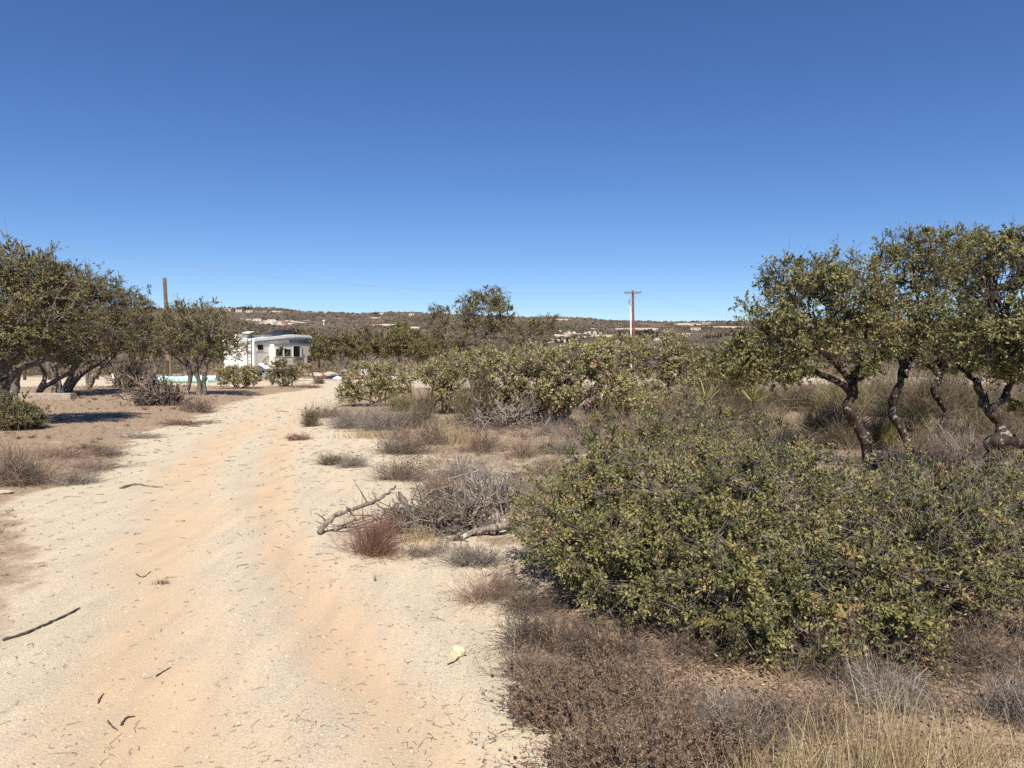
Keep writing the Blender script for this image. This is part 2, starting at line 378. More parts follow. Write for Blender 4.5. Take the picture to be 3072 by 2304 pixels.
# ------------------------------------------------------------------ the ground and the track
def build_ground():
    def axis(lo, hi, a, n, c=0.0):
        u = np.linspace(np.arcsinh((lo - c) / a), np.arcsinh((hi - c) / a), n); return c + a * np.sinh(u)
    xs = axis(-135, 135, 1.1, 310, 0.0); ys = axis(-60, 135, 1.3, 340, 3.0)
    X, Y = np.meshgrid(xs, ys); x = X.ravel(); y = Y.ravel()
    wx = x + 0.5 * fbm(x * 1.3, y * 1.3, 4); wy = y + 0.5 * fbm(x * 1.3 + 40, y * 1.3 + 7, 4)
    z = ground_h(x, y)
    z = z - 6 * sstep(122, 134, np.maximum(np.abs(x), np.abs(y)))
    d = np.hypot(x, y)
    lb = psd(LEFTBANK, wx, wy); rs = psd(RIGHTSCRUB, wx, wy); ub = psd(UNDERBUSH, wx, wy); tr = psd(TRACK, wx, wy)
    lit = np.maximum.reduce([0.84 * sstep(-0.75, 0.1, lb), 0.47 * sstep(-0.5, 0.5, rs) + 0.34 * sstep(8, 14, y + .6 * np.maximum(x - 1, 0)) * sstep(0, 1, rs), 0.9 * sstep(-0.15, 0.4, ub)])
    lit = np.maximum(lit, .8 * sstep(2, 4, x) * sstep(9, 12, y) * sstep(0, 1, rs))
    lit = np.maximum(lit, 0.74 * sstep(-0.25, 0.5, psd(VERGE, wx, wy)))
    rut = np.maximum(np.exp(-(pline(RUT_A, wx * .6 + x * .4, wy * .6 + y * .4) / .42) ** 2), np.exp(-(pline(RUT_B, wx * .5 + x * .5, wy * .5 + y * .5) / .28) ** 2)) * sstep(30, 14, y)
    far = sstep(52, 60, y) * 0.75
    lit = np.where((tr > 0) & (psd(VERGE, wx, wy) < -.3), np.minimum(lit, 0.08 + 0.1 * sstep(0.6, 0, tr)), lit)
    lit = np.maximum(lit, far)
    nx, ny = len(xs), len(ys)
    i, j = np.meshgrid(np.arange(nx - 1), np.arange(ny - 1)); q = (j * nx + i).ravel()
    F = np.stack([q, q + 1, q + nx + 1, q + nx], 1)
    trf = psd(TRACK, x, y)[F].mean(1) > 0
    for name, sel in (('ground', ~trf), ('dirt_track', trf)):
        f = F[sel]; used = np.unique(f); remap = np.zeros(len(x), int); remap[used] = np.arange(len(used))
        g = Geo(); g.add(np.stack([x, y, z], 1)[used], remap[f])
        o = g.build(name, M['ground'], kind='structure')
        a = o.data.attributes.new('litter', 'FLOAT', 'POINT'); a.data.foreach_set('value', lit[used].astype(np.float32))
        a = o.data.attributes.new('rut', 'FLOAT', 'POINT'); a.data.foreach_set('value', rut[used].astype(np.float32))
build_ground()

# ------------------------------------------------------------------ hills
SKY_X = [-600, 0, 150, 211, 242, 274, 305, 358, 379, 406, 427, 538, 551, 578, 606, 619, 642, 669, 696, 728, 800, 1024, 1700]
SKY_Y = [318, 312, 309, 309, 308, 308.3, 312, 313.7, 313.2, 312.3, 313.5, 318, 317.3, 318, 320.7, 321.3, 321.7, 322.3, 322.2, 321.5, 321, 319, 322]
DK = [120, 180, 260, 380, 520, 700, 860, 950]
PK = [369, 361, 352.5, 344, 336, 327, 321]       # picture height of the slope at these distances
def hill_z(az, d):
    pxx = CX + FPX * np.tan(np.clip(az, -1.1, 1.1))
    top = np.interp(pxx, SKY_X, SKY_Y)
    base = np.interp(np.log(d), np.log(DK), PK + [320.0])
    py = np.where(d < 260, base, 352.5 + (base - 352.5) * (352.5 - top) / (352.5 - 320.0))
    flat = EYE - (py - HOR) * d * np.cos(np.clip(az, -1.1, 1.1)) / FPX
    n = 5.0 * fbm(d * np.sin(az) / 130 + 5, d * np.cos(az) / 130, 5) * sstep(200, 500, d) * sstep(960, 760, d)
    n = n + 1.2 * fbm(d * np.sin(az) / 22 + 5, d * np.cos(az) / 22, 4) * sstep(150, 400, d)
    back = -0.16 * np.maximum(0, d - 950)
    return flat + n + back
def hill_at(px, d):
    az = math.atan((px - CX) / FPX); return np.array([d * sin(az), d * cos(az), float(hill_z(np.array([az]), np.array([d]))[0])])
BARE = [(283, 322.5, 38, 3.4), (205, 321, 26, 2.5), (250, 319, 20, 1.6), (330, 324.5, 22, 1.8), (378, 318.5, 14, 1.4), (415, 328, 10, 1.6), (478, 313, 14, 1.0), (385, 325, 20, 1.2),
        (590, 331, 10, 2.2), (566, 334.5, 22, 3.0), (600, 337, 30, 3), (560, 319.6, 14, 1.2), (660, 331, 22, 1.6), (700, 324.0, 40, 1.6), (640, 329, 40, 1.5),
        (725, 327, 30, 1.5), (690, 334, 20, 1.4), (560, 341, 40, 3), (625, 342, 30, 2.4), (270, 311.8, 28, 1.0)]
def bare_at(px, py, x, y):
    b = np.zeros_like(px)
    for bx, by, rx, ry in BARE:
        b = np.maximum(b, 1.15 - ((px - bx) / rx) ** 2 - ((py - by) / ry) ** 2)
    return np.clip(b, 0, 1) * (0.72 + 2.4 * fbm(x / 16, y / 16, 4))
def build_hills():
    az = np.concatenate([np.linspace(-pi, -0.75, 40)[:-1], np.linspace(-0.75, 0.75, 380), np.linspace(0.75, pi, 40)[1:]])
    ds = np.concatenate([np.geomspace(112, 955, 125), [1000, 1100, 1400, 2500]])
    A, D = np.meshgrid(az, ds); a = A.ravel(); d = D.ravel()
    z = hill_z(a, d)
    z[d < 118] -= 1.5
    x = d * np.sin(a); y = d * np.cos(a)
    na, nd = len(az), len(ds)
    i, j = np.meshgrid(np.arange(na - 1), np.arange(nd - 1)); q = (j * na + i).ravel()
    F = np.stack([q, q + 1, q + na + 1, q + na], 1)
    g = Geo(); g.add(np.stack([x, y, z], 1), F)
    o = g.build('hills', M['hill'], kind='structure')
    fwd = np.maximum(y, 1.0)
    px = CX + FPX * x / fwd; py = HOR - (z - EYE) / fwd * FPX
    b = np.where(y > 60, bare_at(px, py, x, y), 0)
    at = o.data.attributes.new('bare', 'FLOAT', 'POINT'); at.data.foreach_set('value', np.maximum(b, 0).astype(np.float32))
    # the chaparral that covers them: nobody could count it
    n = 46000
    a = RNG.uniform(-0.72, 0.72, n); d = np.exp(RNG.uniform(math.log(125), math.log(985), n))
    x = d * np.sin(a); y = d * np.cos(a); z = hill_z(a, d)
    px = CX + FPX * np.tan(a); py = HOR - (z - EYE) / y * FPX
    b = bare_at(px, py, x, y)
    keep = (b < 0.30 + 0.25 * RNG.random(n)) & (fbm(x / 40, y / 40, 3) > -0.13 + 0.03 * RNG.normal(size=n))
    x, y, z, d = x[keep], y[keep], z[keep], d[keep]; n = len(x)
    r = RNG.uniform(0.5, 1.15, n) * (0.6 + d / 620); hh = r * RNG.uniform(0.7, 1.2, n)
    th = RNG.uniform(0, 2 * pi, n); vs = []
    for k in range(5):
        t = th + k * 2 * pi / 5; rr = r * RNG.uniform(0.7, 1.25, n)
        vs.append(np.stack([x + rr * np.cos(t), y + rr * np.sin(t), z + hh * RNG.uniform(-0.1, 0.45, n)], 1))
    vs.append(np.stack([x + r * RNG.uniform(-.3, .3, n), y + r * RNG.uniform(-.3, .3, n), z + hh], 1))
    Vv = np.stack(vs, 1).reshape(-1, 3); o6 = np.arange(n)[:, None] * 6
    f = np.concatenate([o6 + np.array([[k, (k + 1) % 5, 5]]) for k in range(5)])
    tone = np.clip(0.5 + 1.5 * fbm(x / 70 + 3, y / 70, 3) + 0.22 * RNG.normal(size=n), 0, 1)
    g = Geo(); g.add(Vv, f, np.repeat(tone, 6))
    c = g.build('chaparral', M['hillscrub'], kind='stuff', smooth=False); c['label'] = 'low dark brown chaparral scrub covering the far hills'
build_hills()

# ------------------------------------------------------------------ woody plants
def bez(a, c, b, k):
    t = np.linspace(0, 1, k)[None, :, None]
    return (1 - t) ** 2 * a[:, None] + 2 * t * (1 - t) * c[:, None] + t * t * b[:, None]
def smooth_path(pts, k):
    pts = np.asarray(pts, float); n = len(pts)
    t = np.linspace(0, n - 1, k); out = []
    ext = np.vstack([2 * pts[0] - pts[1], pts, 2 * pts[-1] - pts[-2]])
    for u in t:
        i = min(int(u), n - 2); f = u - i
        p0, p1, p2, p3 = ext[i], ext[i + 1], ext[i + 2], ext[i + 3]
        out.append(0.5 * ((2 * p1) + (-p0 + p2) * f + (2 * p0 - 5 * p1 + 4 * p2 - p3) * f * f + (-p0 + 3 * p1 - 3 * p2 + p3) * f ** 3))
    return np.array(out)

def woody(name, label, cat, base, stems, blobs, nclump, lpc, leaf, mat, barkm, twigm=None, group=None, nlimb=12, seed=1, six=False,
          clump_r=0.22, limb_r=0.03, shell=0.55, twig_n=7, aspect=0.55, updir=0.35, twig_w=0.0022, stem_sides=9, bare_twigs=0, tri=False, attach=.55, shoot=.10):
    """stems: list of (points, r0, r1); blobs: (centre, radii, weight). trunk + branch pieces + crown of single leaves."""
    g = np.random.default_rng(seed)
    base = np.asarray(base, float)
    root = empty(name, base, label, cat, group)
    tr = Geo(); tips = []
    for pts, r0, r1 in stems:
        k = max(6, len(pts) * 6)
        P = smooth_path(pts, k)
        rr = np.linspace(0, 1, k) ** 0.8; rad = r0 * (1 - rr) + r1 * rr
        rad = rad * (1 + 0.13 * np.interp(np.linspace(0, 1, k), np.linspace(0, 1, max(4, k // 3)), g.normal(size=max(4, k // 3))) + .03 * g.normal(size=k)); rad[0] *= 1.45; rad[1] *= 1.2
        rad = np.convolve(np.r_[rad[0], rad, rad[-1]], [.25, .5, .25], 'valid')
        jt = np.stack([np.interp(np.linspace(0, 1, k), np.linspace(0, 1, max(4, k // 3)), g.normal(size=max(4, k // 3)) * r0 * .22) for _ in range(3)], 1); P[1:-1] += jt[1:-1]
        tr.tube(P, rad, stem_sides, rough=.10)
        for q in range(int(k * attach), k): tips.append((P[q], rad[q]))
    tipP = np.array([t[0] for t in tips]); tipR = np.array([t[1] for t in tips])
    C = np.array([b[0] for b in blobs]); Rd = np.array([b[1] for b in blobs]); W = np.array([b[2] for b in blobs], float); W /= W.sum()
    bi = g.choice(len(blobs), nclump, p=W)
    dr = rdir(nclump, g); rad = shell + (1 - shell) * g.random(nclump) ** 0.6
    sh_ = (g.random(nclump) < shoot) & (dr[:, 2] > -.2); rad = np.where(sh_, g.uniform(1.0, 1.32, nclump), rad)
    cl = C[bi] + Rd[bi] * dr * rad[:, None]
    cl[:, 2] = np.maximum(cl[:, 2], base[2] + 0.06 + 0.1 * g.random(nclump))
    outd = unit((cl - C[bi]) / Rd[bi] ** 1.0)
    # limbs: farthest point seeds
    nl = min(nlimb, nclump); idx = [0]; dist = np.linalg.norm(cl - cl[0], axis=1)
    for _ in range(nl - 1):
        k = int(dist.argmax()); idx.append(k); dist = np.minimum(dist, np.linalg.norm(cl - cl[k], axis=1))
    own = np.linalg.norm(cl[:, None] - cl[idx][None], axis=2).argmin(1)
    end = np.array([cl[own == q].mean(0) for q in range(nl)])
    st = np.linalg.norm(end[:, None] - tipP[None], axis=2).argmin(1)
    A = tipP[st]
    mid = (A + end) / 2 + g.normal(size=(nl, 3)) * 0.16 * np.linalg.norm(end - A, axis=1, keepdims=True)
    mid[:, 2] += 0.06 * np.linalg.norm(end - A, axis=1)
    LP = bez(A, mid, end, 9); LP[:, 1:-1] += g.normal(size=(nl, 7, 3)) * limb_r * 0.8
    lr = np.minimum(tipR[st] * 0.8, limb_r * (0.8 + 0.5 * g.random(nl)))
    LR = lr[:, None] * np.linspace(1, 0.35, 9)[None]
    tr.tube(LP, LR, 6)
    # sub-branches to every clump
    s_t = g.integers(4, 9, nclump); S0 = LP[own, s_t]
    smid = (S0 + cl) / 2 + g.normal(size=(nclump, 3)) * 0.13 * np.linalg.norm(cl - S0, axis=1, keepdims=True)
    SP = bez(S0, smid, cl, 5); SR = (lr[own] * 0.42)[:, None] * np.linspace(1, 0.3, 5)[None]
    tw = Geo()
    if name == 'small_tree': tw.tube(SP, np.maximum(SR, twig_w), 3)
    else: tw.ribbons(SP, np.maximum(SR, twig_w) * 2, np.full(nclump, .5))
    # twiglets and leaves
    N = nclump * twig_n; ci = np.repeat(np.arange(nclump), twig_n)
    td = unit(outd[ci] * 0.75 + rdir(N, g) * 0.95 + np.array([[0, 0, updir]]))
    tl = clump_r * g.uniform(0.5, 1.25, N); T0 = cl[ci] - td * clump_r * 0.15
    T1 = T0 + td * tl[:, None]; tm = (T0 + T1) / 2 + g.normal(size=(N, 3)) * clump_r * 0.10
    TP = bez(T0, tm, T1, 3); TR = np.tile(np.array([1.0, 0.8, 0.45])[None] * twig_w * 2, (N, 1))
    tw.ribbons(TP, TR, np.full(N, .5))
    if bare_twigs:
        nb = bare_twigs; k = g.integers(0, nclump, nb); bd = unit(outd[k] + rdir(nb, g) * 0.9 + np.array([[0, 0, 0.3]]))
        B0 = cl[k]; B1 = B0 + bd * clump_r * g.uniform(0.8, 2.0, nb)[:, None]
        tw.ribbons(bez(B0, (B0 + B1) / 2 + g.normal(size=(nb, 3)) * clump_r * 0.2, B1, 4), np.tile(np.linspace(2.6, 1.0, 4)[None] * twig_w, (nb, 1)), np.full(nb, .5))
    nl_ = nclump * lpc; wt = g.gamma(1.1, 1.0, nclump)[ci]; k = g.choice(N, nl_, p=wt / wt.sum()); t = (1 - .72 * g.random(nl_) ** 1.7)[:, None]
    # leaves sit along the twiglets
    pos = (1 - t) ** 2 * T0[k] + 2 * t * (1 - t) * tm[k] + t * t * T1[k]
    ld = unit(td[k] * 0.55 + rdir(nl_, g) * 0.85 + np.array([[0, 0, 0.12]]))
    nn = rdir(nl_, g) * 0.65 + np.array([[0, 0, 0.6]]) + outd[ci[k]] * 0.5
    L = leaf * g.uniform(0.5, 1.3, nl_); rnd = np.clip(0.45 + 0.24 * g.normal(size=nclump)[ci[k]] + 0.22 * g.normal(size=nl_), 0, 0.98)
    rnd = np.where(g.random(nl_) < 0.004, 1.0, rnd)
    cr = Geo(); cr.leaves(pos, ld, nn, L, L * aspect * g.uniform(0.8, 1.15, nl_), rnd, six, tri=tri)
    tr.build('trunk', barkm, root, shift=base)
    tw.build('branches', twigm or M['twigbark'], root, shift=base)
    cr.build('crown', mat, root, smooth=False, shift=base)
    return root

def px_tree(name, label, cat, basepx, Y, stems, blobs, nclump, lpc, leaf, mat, barkm, **kw):
    """stems / blobs given where they appear at distance Y: stems [( [(px,py,dy)...], r0, r1 )], blobs (px,py,dy, rx, ry, rdepth, w) in pixels / metres"""
    b = V(basepx[0], basepx[1], Y); zb = gz(b[0], b[1]); b[2] = zb - 0.02
    ss = []
    for pts, r0, r1 in stems:
        pp = [V(p[0], p[1], Y + (p[2] if len(p) > 2 else 0)) for p in pts]
        if abs(pts[0][1] - basepx[1]) < 9: pp[0][2] = gz(pp[0][0], pp[0][1]) - 0.08
        ss.append((pp, r0, r1))
    bb = []
    for (px, py, dy, rx, ry, rd, w) in blobs:
        yy = Y + dy; bb.append((V(px, py, yy), np.array([rx * mpp(yy), rd, ry * mpp(yy)]), w))
    return woody(name, label, cat, b, ss, bb, nclump, lpc, leaf, mat, barkm, **kw)

def dgy(py): return float(G(512, py)[1])

# --- right-hand trees, about 9 to 12 metres away
px_tree('small_tree', 'small tree with a flat crown spreading left, leftmost trunk of the right-hand trees', 'tree', (872, 474), dgy(474),
        [([(872, 474, 0), (866, 447, .05), (857, 427, 0), (848, 410, -.1), (852, 396, 0), (853, 381, .05)], .085, .055),
         ([(852, 396, 0), (840, 383, -.1), (815, 370, -.3), (788, 363, -.4), (762, 360, -.4)], .055, .02),
         ([(853, 383, 0), (838, 366, .1), (822, 352, .2), (805, 335, .2)], .05, .02),
         ([(853, 383, 0), (860, 362, .1), (866, 340, .2), (868, 310, .3)], .055, .02)],
        [(810, 312, 0, 54, 42, .95, 3.2), (772, 342, -.2, 40, 30, .75, 1.8), (848, 300, .3, 42, 42, .8, 1.7), (800, 282, .2, 38, 22, .6, 1.4), (860, 345, 0, 32, 26, .6, 1), (738, 362, -.2, 26, 17, .5, .8), (795, 356, -.3, 48, 20, .7, 1.2), (765, 372, -.4, 40, 11, .6, .7), (718, 372, -.3, 16, 10, .4, .25)],
        800, 66, .040, M['treeleaf'], M['bark_r'], group='small trees on the right', attach=.9, shoot=.2, nlimb=26, seed=21, clump_r=.19, limb_r=.03, bare_twigs=500)
px_tree('small_tree', 'small tree with a pale spotted trunk and a high crown, middle of the right-hand trees', 'tree', (911, 457), dgy(457),
        [([(911, 457, 0), (901, 430, 0), (891, 412, .05), (896, 394, 0), (903, 376, 0), (908, 350, .1)], .078, .048),
         ([(903, 376, 0), (914, 355, .1), (922, 330, .2), (915, 290, .2)], .05, .018), ([(905, 366, 0), (892, 340, .2), (885, 300, .2)], .05, .018)],
        [(905, 290, .2, 34, 44, .8, 2), (922, 258, .3, 22, 26, .6, 1), (890, 330, 0, 34, 30, .7, 1.3), (912, 335, -.1, 38, 28, .7, 1.2), (895, 270, .3, 20, 18, .5, .5), (918, 242, .3, 11, 13, .35, .25)],
        450, 66, .040, M['treeleaf'], M['bark_r'], group='small trees on the right', attach=.9, shoot=.2, nlimb=20, seed=22, clump_r=.19, limb_r=.03, bare_twigs=400)
px_tree('small_tree', 'small tree on a sharply twisted dark trunk, just right of the pale spotted trunk', 'tree', (931, 451), dgy(451),
        [([(931, 451, 0), (935, 436, 0), (946, 416, .05), (940, 400, 0), (933, 389, -.05), (939, 374, 0), (942, 355, .1)], .075, .048),
         ([(939, 374, 0), (925, 360, .1), (918, 345, .1)], .05, .02), ([(940, 370, 0), (955, 350, .2), (962, 320, .2)], .05, .018), ([(941, 360, 0), (942, 320, .3), (946, 280, .4)], .05, .018)],
        [(948, 300, .3, 36, 48, .8, 2), (968, 262, .5, 30, 26, .7, 1), (930, 345, 0, 32, 24, .6, 1), (960, 345, .1, 28, 24, .6, .9), (955, 245, .5, 16, 13, .4, .3), (983, 250, .6, 20, 20, .5, .5)],
        450, 66, .040, M['treeleaf'], M['bark_r'], group='small trees on the right', attach=.9, shoot=.2, nlimb=20, seed=23, clump_r=.19, limb_r=.03, bare_twigs=400)
px_tree('small_tree', 'thick-limbed dark tree at the right edge, forking low above the green bushes', 'tree', (986, 506), dgy(508),
        [([(986, 506, 0), (987, 470, 0), (991, 452, -.05), (999, 440, -.1), (1006, 437, -.1)], .11, .07),
         ([(1003, 438, -.1), (1000, 422, -.05), (988, 409, 0), (982, 398, .1), (975, 380, .1)], .075, .04),
         ([(988, 409, 0), (999, 402, 0), (1008, 390, .1), (1012, 372, .1)], .05, .025),
         ([(1000, 440, -.1), (1015, 443, -.1), (1032, 441, .1), (1050, 420, .2)], .065, .035),
         ([(990, 500, .1), (1002, 482, .1), (1020, 465, .2), (1045, 445, .3), (1065, 420, .4)], .095, .05)],
        [(1000, 345, .2, 36, 40, .8, 1.8), (1022, 300, .4, 40, 48, .9, 2), (1050, 360, .3, 40, 55, .8, 1.5), (1008, 262, .6, 28, 26, .7, .9), (1035, 250, .6, 30, 22, .6, .6), (985, 350, .2, 24, 20, .5, .7)],
        520, 66, .039, M['treeleaf'], M['bark_r'], group='small trees on the right', attach=.9, shoot=.2, nlimb=22, seed=24, clump_r=.17, limb_r=.03, bare_twigs=450)

# --- left-hand trees
def oak(label, basepx, Y, stems, blobs, nclump, seed, lpc=62, leaf=.062, mat='oakleaf', **kw):
    return px_tree('oak_tree', label, 'tree', basepx, Y, stems, blobs, int(nclump * 1.35), lpc, leaf, M[mat], M['bark_l'], twigm=M['greybark'],
                   group='gnarled oaks along the left side', nlimb=22, seed=seed, clump_r=.30, limb_r=.04, twig_w=.0045, twig_n=5, bare_twigs=300, tri=True, **kw)
oak('big dark-trunked oak cut by the left edge, tallest crown of the left trees', (-4, 434), 15.0,
    [([(-4, 434), (2, 405), (-2, 385), (8, 366), (20, 350)], .19, .10), ([(2, 388), (18, 372), (38, 362), (60, 350)], .09, .03), ([(4, 380), (-20, 350), (-40, 320)], .1, .03), ([(8, 366), (14, 330), (20, 290)], .08, .03)],
    [(22, 302, .1, 46, 44, 1.1, 2.4), (-25, 305, -.1, 50, 56, 1.3, 2), (44, 322, 0, 34, 30, .9, 1.5), (8, 272, .2, 42, 24, .9, 1.3), (50, 284, .3, 26, 28, .8, 1.1), (15, 340, -.2, 46, 16, .9, .9), (-50, 345, -.4, 40, 22, .9, .6), (-70, 300, -.2, 40, 50, 1, 1)], 860, 31, lpc=78, leaf=.050)
oak('pale straight-trunked oak behind the big oak at the left edge', (15, 399), 25.0,
    [([(15, 399), (16, 380), (14, 360), (20, 345)], .16, .09), ([(16, 378), (25, 365), (32, 350)], .07, .03), ([(15, 362), (5, 345), (0, 320)], .07, .03)],
    [(25, 330, 0, 34, 26, 1.2, 1.5), (45, 305, .5, 30, 32, 1.3, 1.3), (5, 340, 0, 30, 18, 1, .7)], 330, 32)
oak('oak with a trunk leaning left to right low over the ground, beside the concrete edging', (36, 397), 27.0,
    [([(34, 397), (46, 386), (62, 377), (78, 366)], .12, .06), ([(36, 397), (44, 378), (38, 358)], .10, .05)],
    [(62, 335, 0, 30, 28, 1.2, 1.5), (75, 350, -.2, 24, 16, 1, .8), (50, 318, .3, 26, 24, 1.1, 1)], 330, 33)
oak('many-stemmed oak with pale limbs just beyond the concrete edging', (64, 394), 29.0,
    [([(54, 394), (55, 378), (48, 362), (52, 345)], .13, .07), ([(65, 394), (70, 375), (76, 360), (70, 340)], .16, .08), ([(66, 392), (80, 374), (98, 364), (112, 352)], .11, .05), ([(62, 388), (56, 366), (60, 350)], .09, .05)],
    [(88, 308, .2, 34, 30, 1.3, 2.2), (104, 330, 0, 26, 20, 1.1, 1.3), (65, 326, .2, 30, 22, 1.2, 1.1), (106, 296, .4, 22, 22, 1, 1.1), (82, 286, .4, 22, 14, .9, .7)], 600, 34)
oak('oak on a short dark trunk leaning hard right, beside the dead twisted shrub', (86, 388), 34.0,
    [([(84, 388), (94, 376), (102, 366), (112, 356)], .15, .08), ([(88, 388), (88, 374), (92, 362)], .09, .05), ([(100, 368), (98, 352), (95, 340)], .08, .04)],
    [(120, 326, 0, 26, 26, 1.3, 1.8), (134, 310, .4, 17, 20, 1.1, 1.1), (104, 336, 0, 26, 18, 1.1, .9), (138, 338, 0, 18, 14, 1, .7), (140, 305, .3, 9, 8, .6, .3)], 430, 35)
oak('upright oak with a bushy crown next to the pole stump, behind the dead twisted shrub', (150, 383), 42.0,
    [([(150, 383), (150, 370), (146, 356)], .13, .07), ([(150, 378), (158, 366), (164, 354)], .09, .05)],
    [(150, 338, 0, 16, 20, 1.3, 1), (165, 335, .3, 14, 18, 1.2, .9), (138, 345, 0, 12, 14, 1, .5)], 260, 36, lpc=58, leaf=.075)
oak('three-trunked oak in front of the pale green pipes', (197, 396), 27.5,
    [([(186, 393), (190, 380), (188, 366), (182, 352)], .115, .06), ([(199, 396), (199, 382), (196, 370), (203, 358)], .13, .065), ([(204, 396), (204, 382), (206, 368), (212, 352)], .09, .05),
     ([(188, 368), (176, 358), (166, 352), (158, 346)], .05, .025), ([(187, 364), (180, 348), (180, 332)], .045, .02)],
    [(190, 328, 0, 24, 24, 1.2, 2), (216, 335, 0, 24, 20, 1.1, 1.5), (178, 338, 0, 20, 18, 1, 1), (228, 348, -.1, 20, 12, .8, .8), (205, 318, .3, 18, 12, .9, .7), (205, 352, 0, 22, 9, .8, .6), (199, 306, .1, 3, 6, .2, .10), (178, 307, .1, 4, 5, .2, .10)], 470, 37, lpc=60, leaf=.058)

# --- belt of olive-green trees behind the trailer and in the middle
FARP = []
def copy_tree(root, loc, scale, rz, label):
    r = root.copy(); COL.objects.link(r); r.location = tuple(loc); r.scale = scale; r.rotation_euler = (0, 0, rz); r['label'] = label
    for ch in list(root.children):
        c = ch.copy(); COL.objects.link(c); c.parent = r
    return r
def far_tree(label, px, Y, pyb, w, pyt, seed, mat='farleaf', n=170, lpc=60, leaf=.13, group='olive green trees beyond the yard', trunks=2, proto=None):
    b = V(px, pyb, Y); b[2] = gz(b[0], b[1]) - .02; W_, H_ = w * mpp(Y), (pyb - pyt) * mpp(Y)
    if proto is not None and len(FARP) > proto:
        r0, w0, h0 = FARP[proto]; r = copy_tree(r0, b, (W_ / w0, W_ / w0, H_ / h0), seed * 1.3, label); r['group'] = group; return r
    r = far_tree_new(label, px, Y, pyb, w, pyt, seed, mat, n, lpc, leaf, group, trunks); FARP.append((r, W_, H_)); return r
def far_tree_new(label, px, Y, pyb, w, pyt, seed, mat, n, lpc, leaf, group, trunks):
    g = np.random.default_rng(seed)
    H = pyb - pyt
    st = []
    for k in range(trunks):
        x0 = px + (k - (trunks - 1) / 2) * w * .22
        st.append(([(x0, pyb), (x0 + g.uniform(-2, 2), pyb - H * .22), (x0 + (k - (trunks - 1) / 2) * w * .3, pyb - H * .42)], .13, .07))
    bl = []
    for k in range(6):
        u = g.uniform(-1, 1); bl.append((px + u * w * .62, pyb - H * (.73 - .12 * abs(u)) + g.uniform(-1, 1) * H * .05, g.uniform(-.6, .6), w * .45, H * g.uniform(.19, .26), w * .42 * mpp(Y), 1))
    return px_tree('olive_tree', label, 'tree', (px, pyb), Y, st, bl, n, lpc, leaf, M[mat], M['bark_l'], group=group, nlimb=14, seed=seed,
                   clump_r=.42, limb_r=.05, twig_w=.008, twig_n=4, stem_sides=6, tri=True)
far_tree('olive tree with two dark crooked trunks just right of the trailer, over the scrap', 340, 57, 375, 30, 331, 41, n=300, lpc=70, leaf=.11, trunks=3)
far_tree('olive tree hanging over the nose of the white trailer', 318, 58.5, 373, 13, 336, 42, n=240, lpc=72, leaf=.11, trunks=1)
far_tree('olive tree right of the scrap pile, on a single dark trunk', 372, 60, 374, 26, 330, 43, n=300, lpc=70, leaf=.11)
far_tree('olive tree left of the tall center tree, above the pale gap in the scrub', 404, 56, 376, 25, 329, 44, n=300, lpc=70, leaf=.11)
far_tree('lime green rounded tree rising behind the olive belt', 396, 88, 366, 17, 321.5, 45, mat='limeleaf', n=200, leaf=.16)
far_tree('olive tree low at the left foot of the tall center tree', 432, 50, 380, 22, 336, 46, proto=2)
FARL = ['bushy tree in the far belt, behind the left end of the white trailer', 'bushy tree in the far belt, above the trailer ladder', 'bushy tree in the far belt, above the trailer slide-outs',
        'bushy tree in the far belt, above the nose of the trailer',
        'bushy tree in the far belt, behind the right crown of the three-trunked oak', 'bushy tree in the far belt, just left of the pole stump', 'bushy tree in the far belt, behind the dead twisted shrub',
        'bushy tree in the far belt, behind the tall center tree', 'bushy tree at the right end of the far belt, right of the tall center tree', 'bushy tree in the far belt, behind the hard-leaning oak',
        'bushy tree in the far belt, behind the many-stemmed oak', 'bushy tree in the far belt, behind the low-leaning oak', 'bushy tree in the far belt, leftmost behind the big oak']
for k, (px, Y, pyb, w, pyt) in enumerate([(228, 84, 368, 22, 327), (252, 92, 367, 22, 328.5), (280, 90, 367, 24, 327), (304, 84, 368, 20, 328), (196, 88, 367, 20, 326), (168, 82, 368, 20, 324), (138, 80, 369, 18, 322), (420, 98, 366, 24, 333), (452, 95, 366, 22, 338), (110, 76, 369, 20, 324), (75, 74, 369, 24, 322), (35, 74, 369, 26, 322), (-10, 74, 369, 26, 322)]):
    far_tree(FARL[k], px, Y, pyb, w, pyt, 60 + k, group='bushy trees in the far belt', proto=[0, 2, 3, 1, 2, 0, 3][k % 7])
px_tree('oak_tree', 'tall dark tree in the middle standing above the pale shrubs, with an airy top', 'tree', (478, 393), 31.0,
        [([(478, 393), (478, 378), (482, 362), (488, 348), (492, 330)], .15, .07), ([(476, 390), (466, 370), (462, 350), (468, 335)], .10, .04), ([(488, 350), (494, 336), (500, 322)], .05, .02),
         ([(482, 365), (505, 352), (520, 345)], .06, .03), ([(470, 372), (450, 352), (445, 335)], .07, .03)],
        [(488, 312, 0, 24, 17, .9, 2.0), (494, 297, .1, 13, 9, .45, .7), (474, 302, .1, 14, 10, .5, .8), (452, 328, 0, 22, 20, .9, 1.6), (470, 345, 0, 24, 18, 1, 1.4), (505, 338, 0, 22, 18, .9, 1.3), (532, 336, .1, 22, 15, .8, 1.3), (545, 326, .2, 12, 9, .45, .5), (438, 318, .2, 13, 11, .5, .7), (520, 355, 0, 34, 9, .9, .8), (500, 318, .2, 14, 12, .6, .7)],
        780, 60, .066, M['oakleaf'], M['bark_l'], twigm=M['greybark'], group='oaks of the middle ground', nlimb=26, seed=51, clump_r=.26, limb_r=.04, twig_w=.004, bare_twigs=200, tri=True)

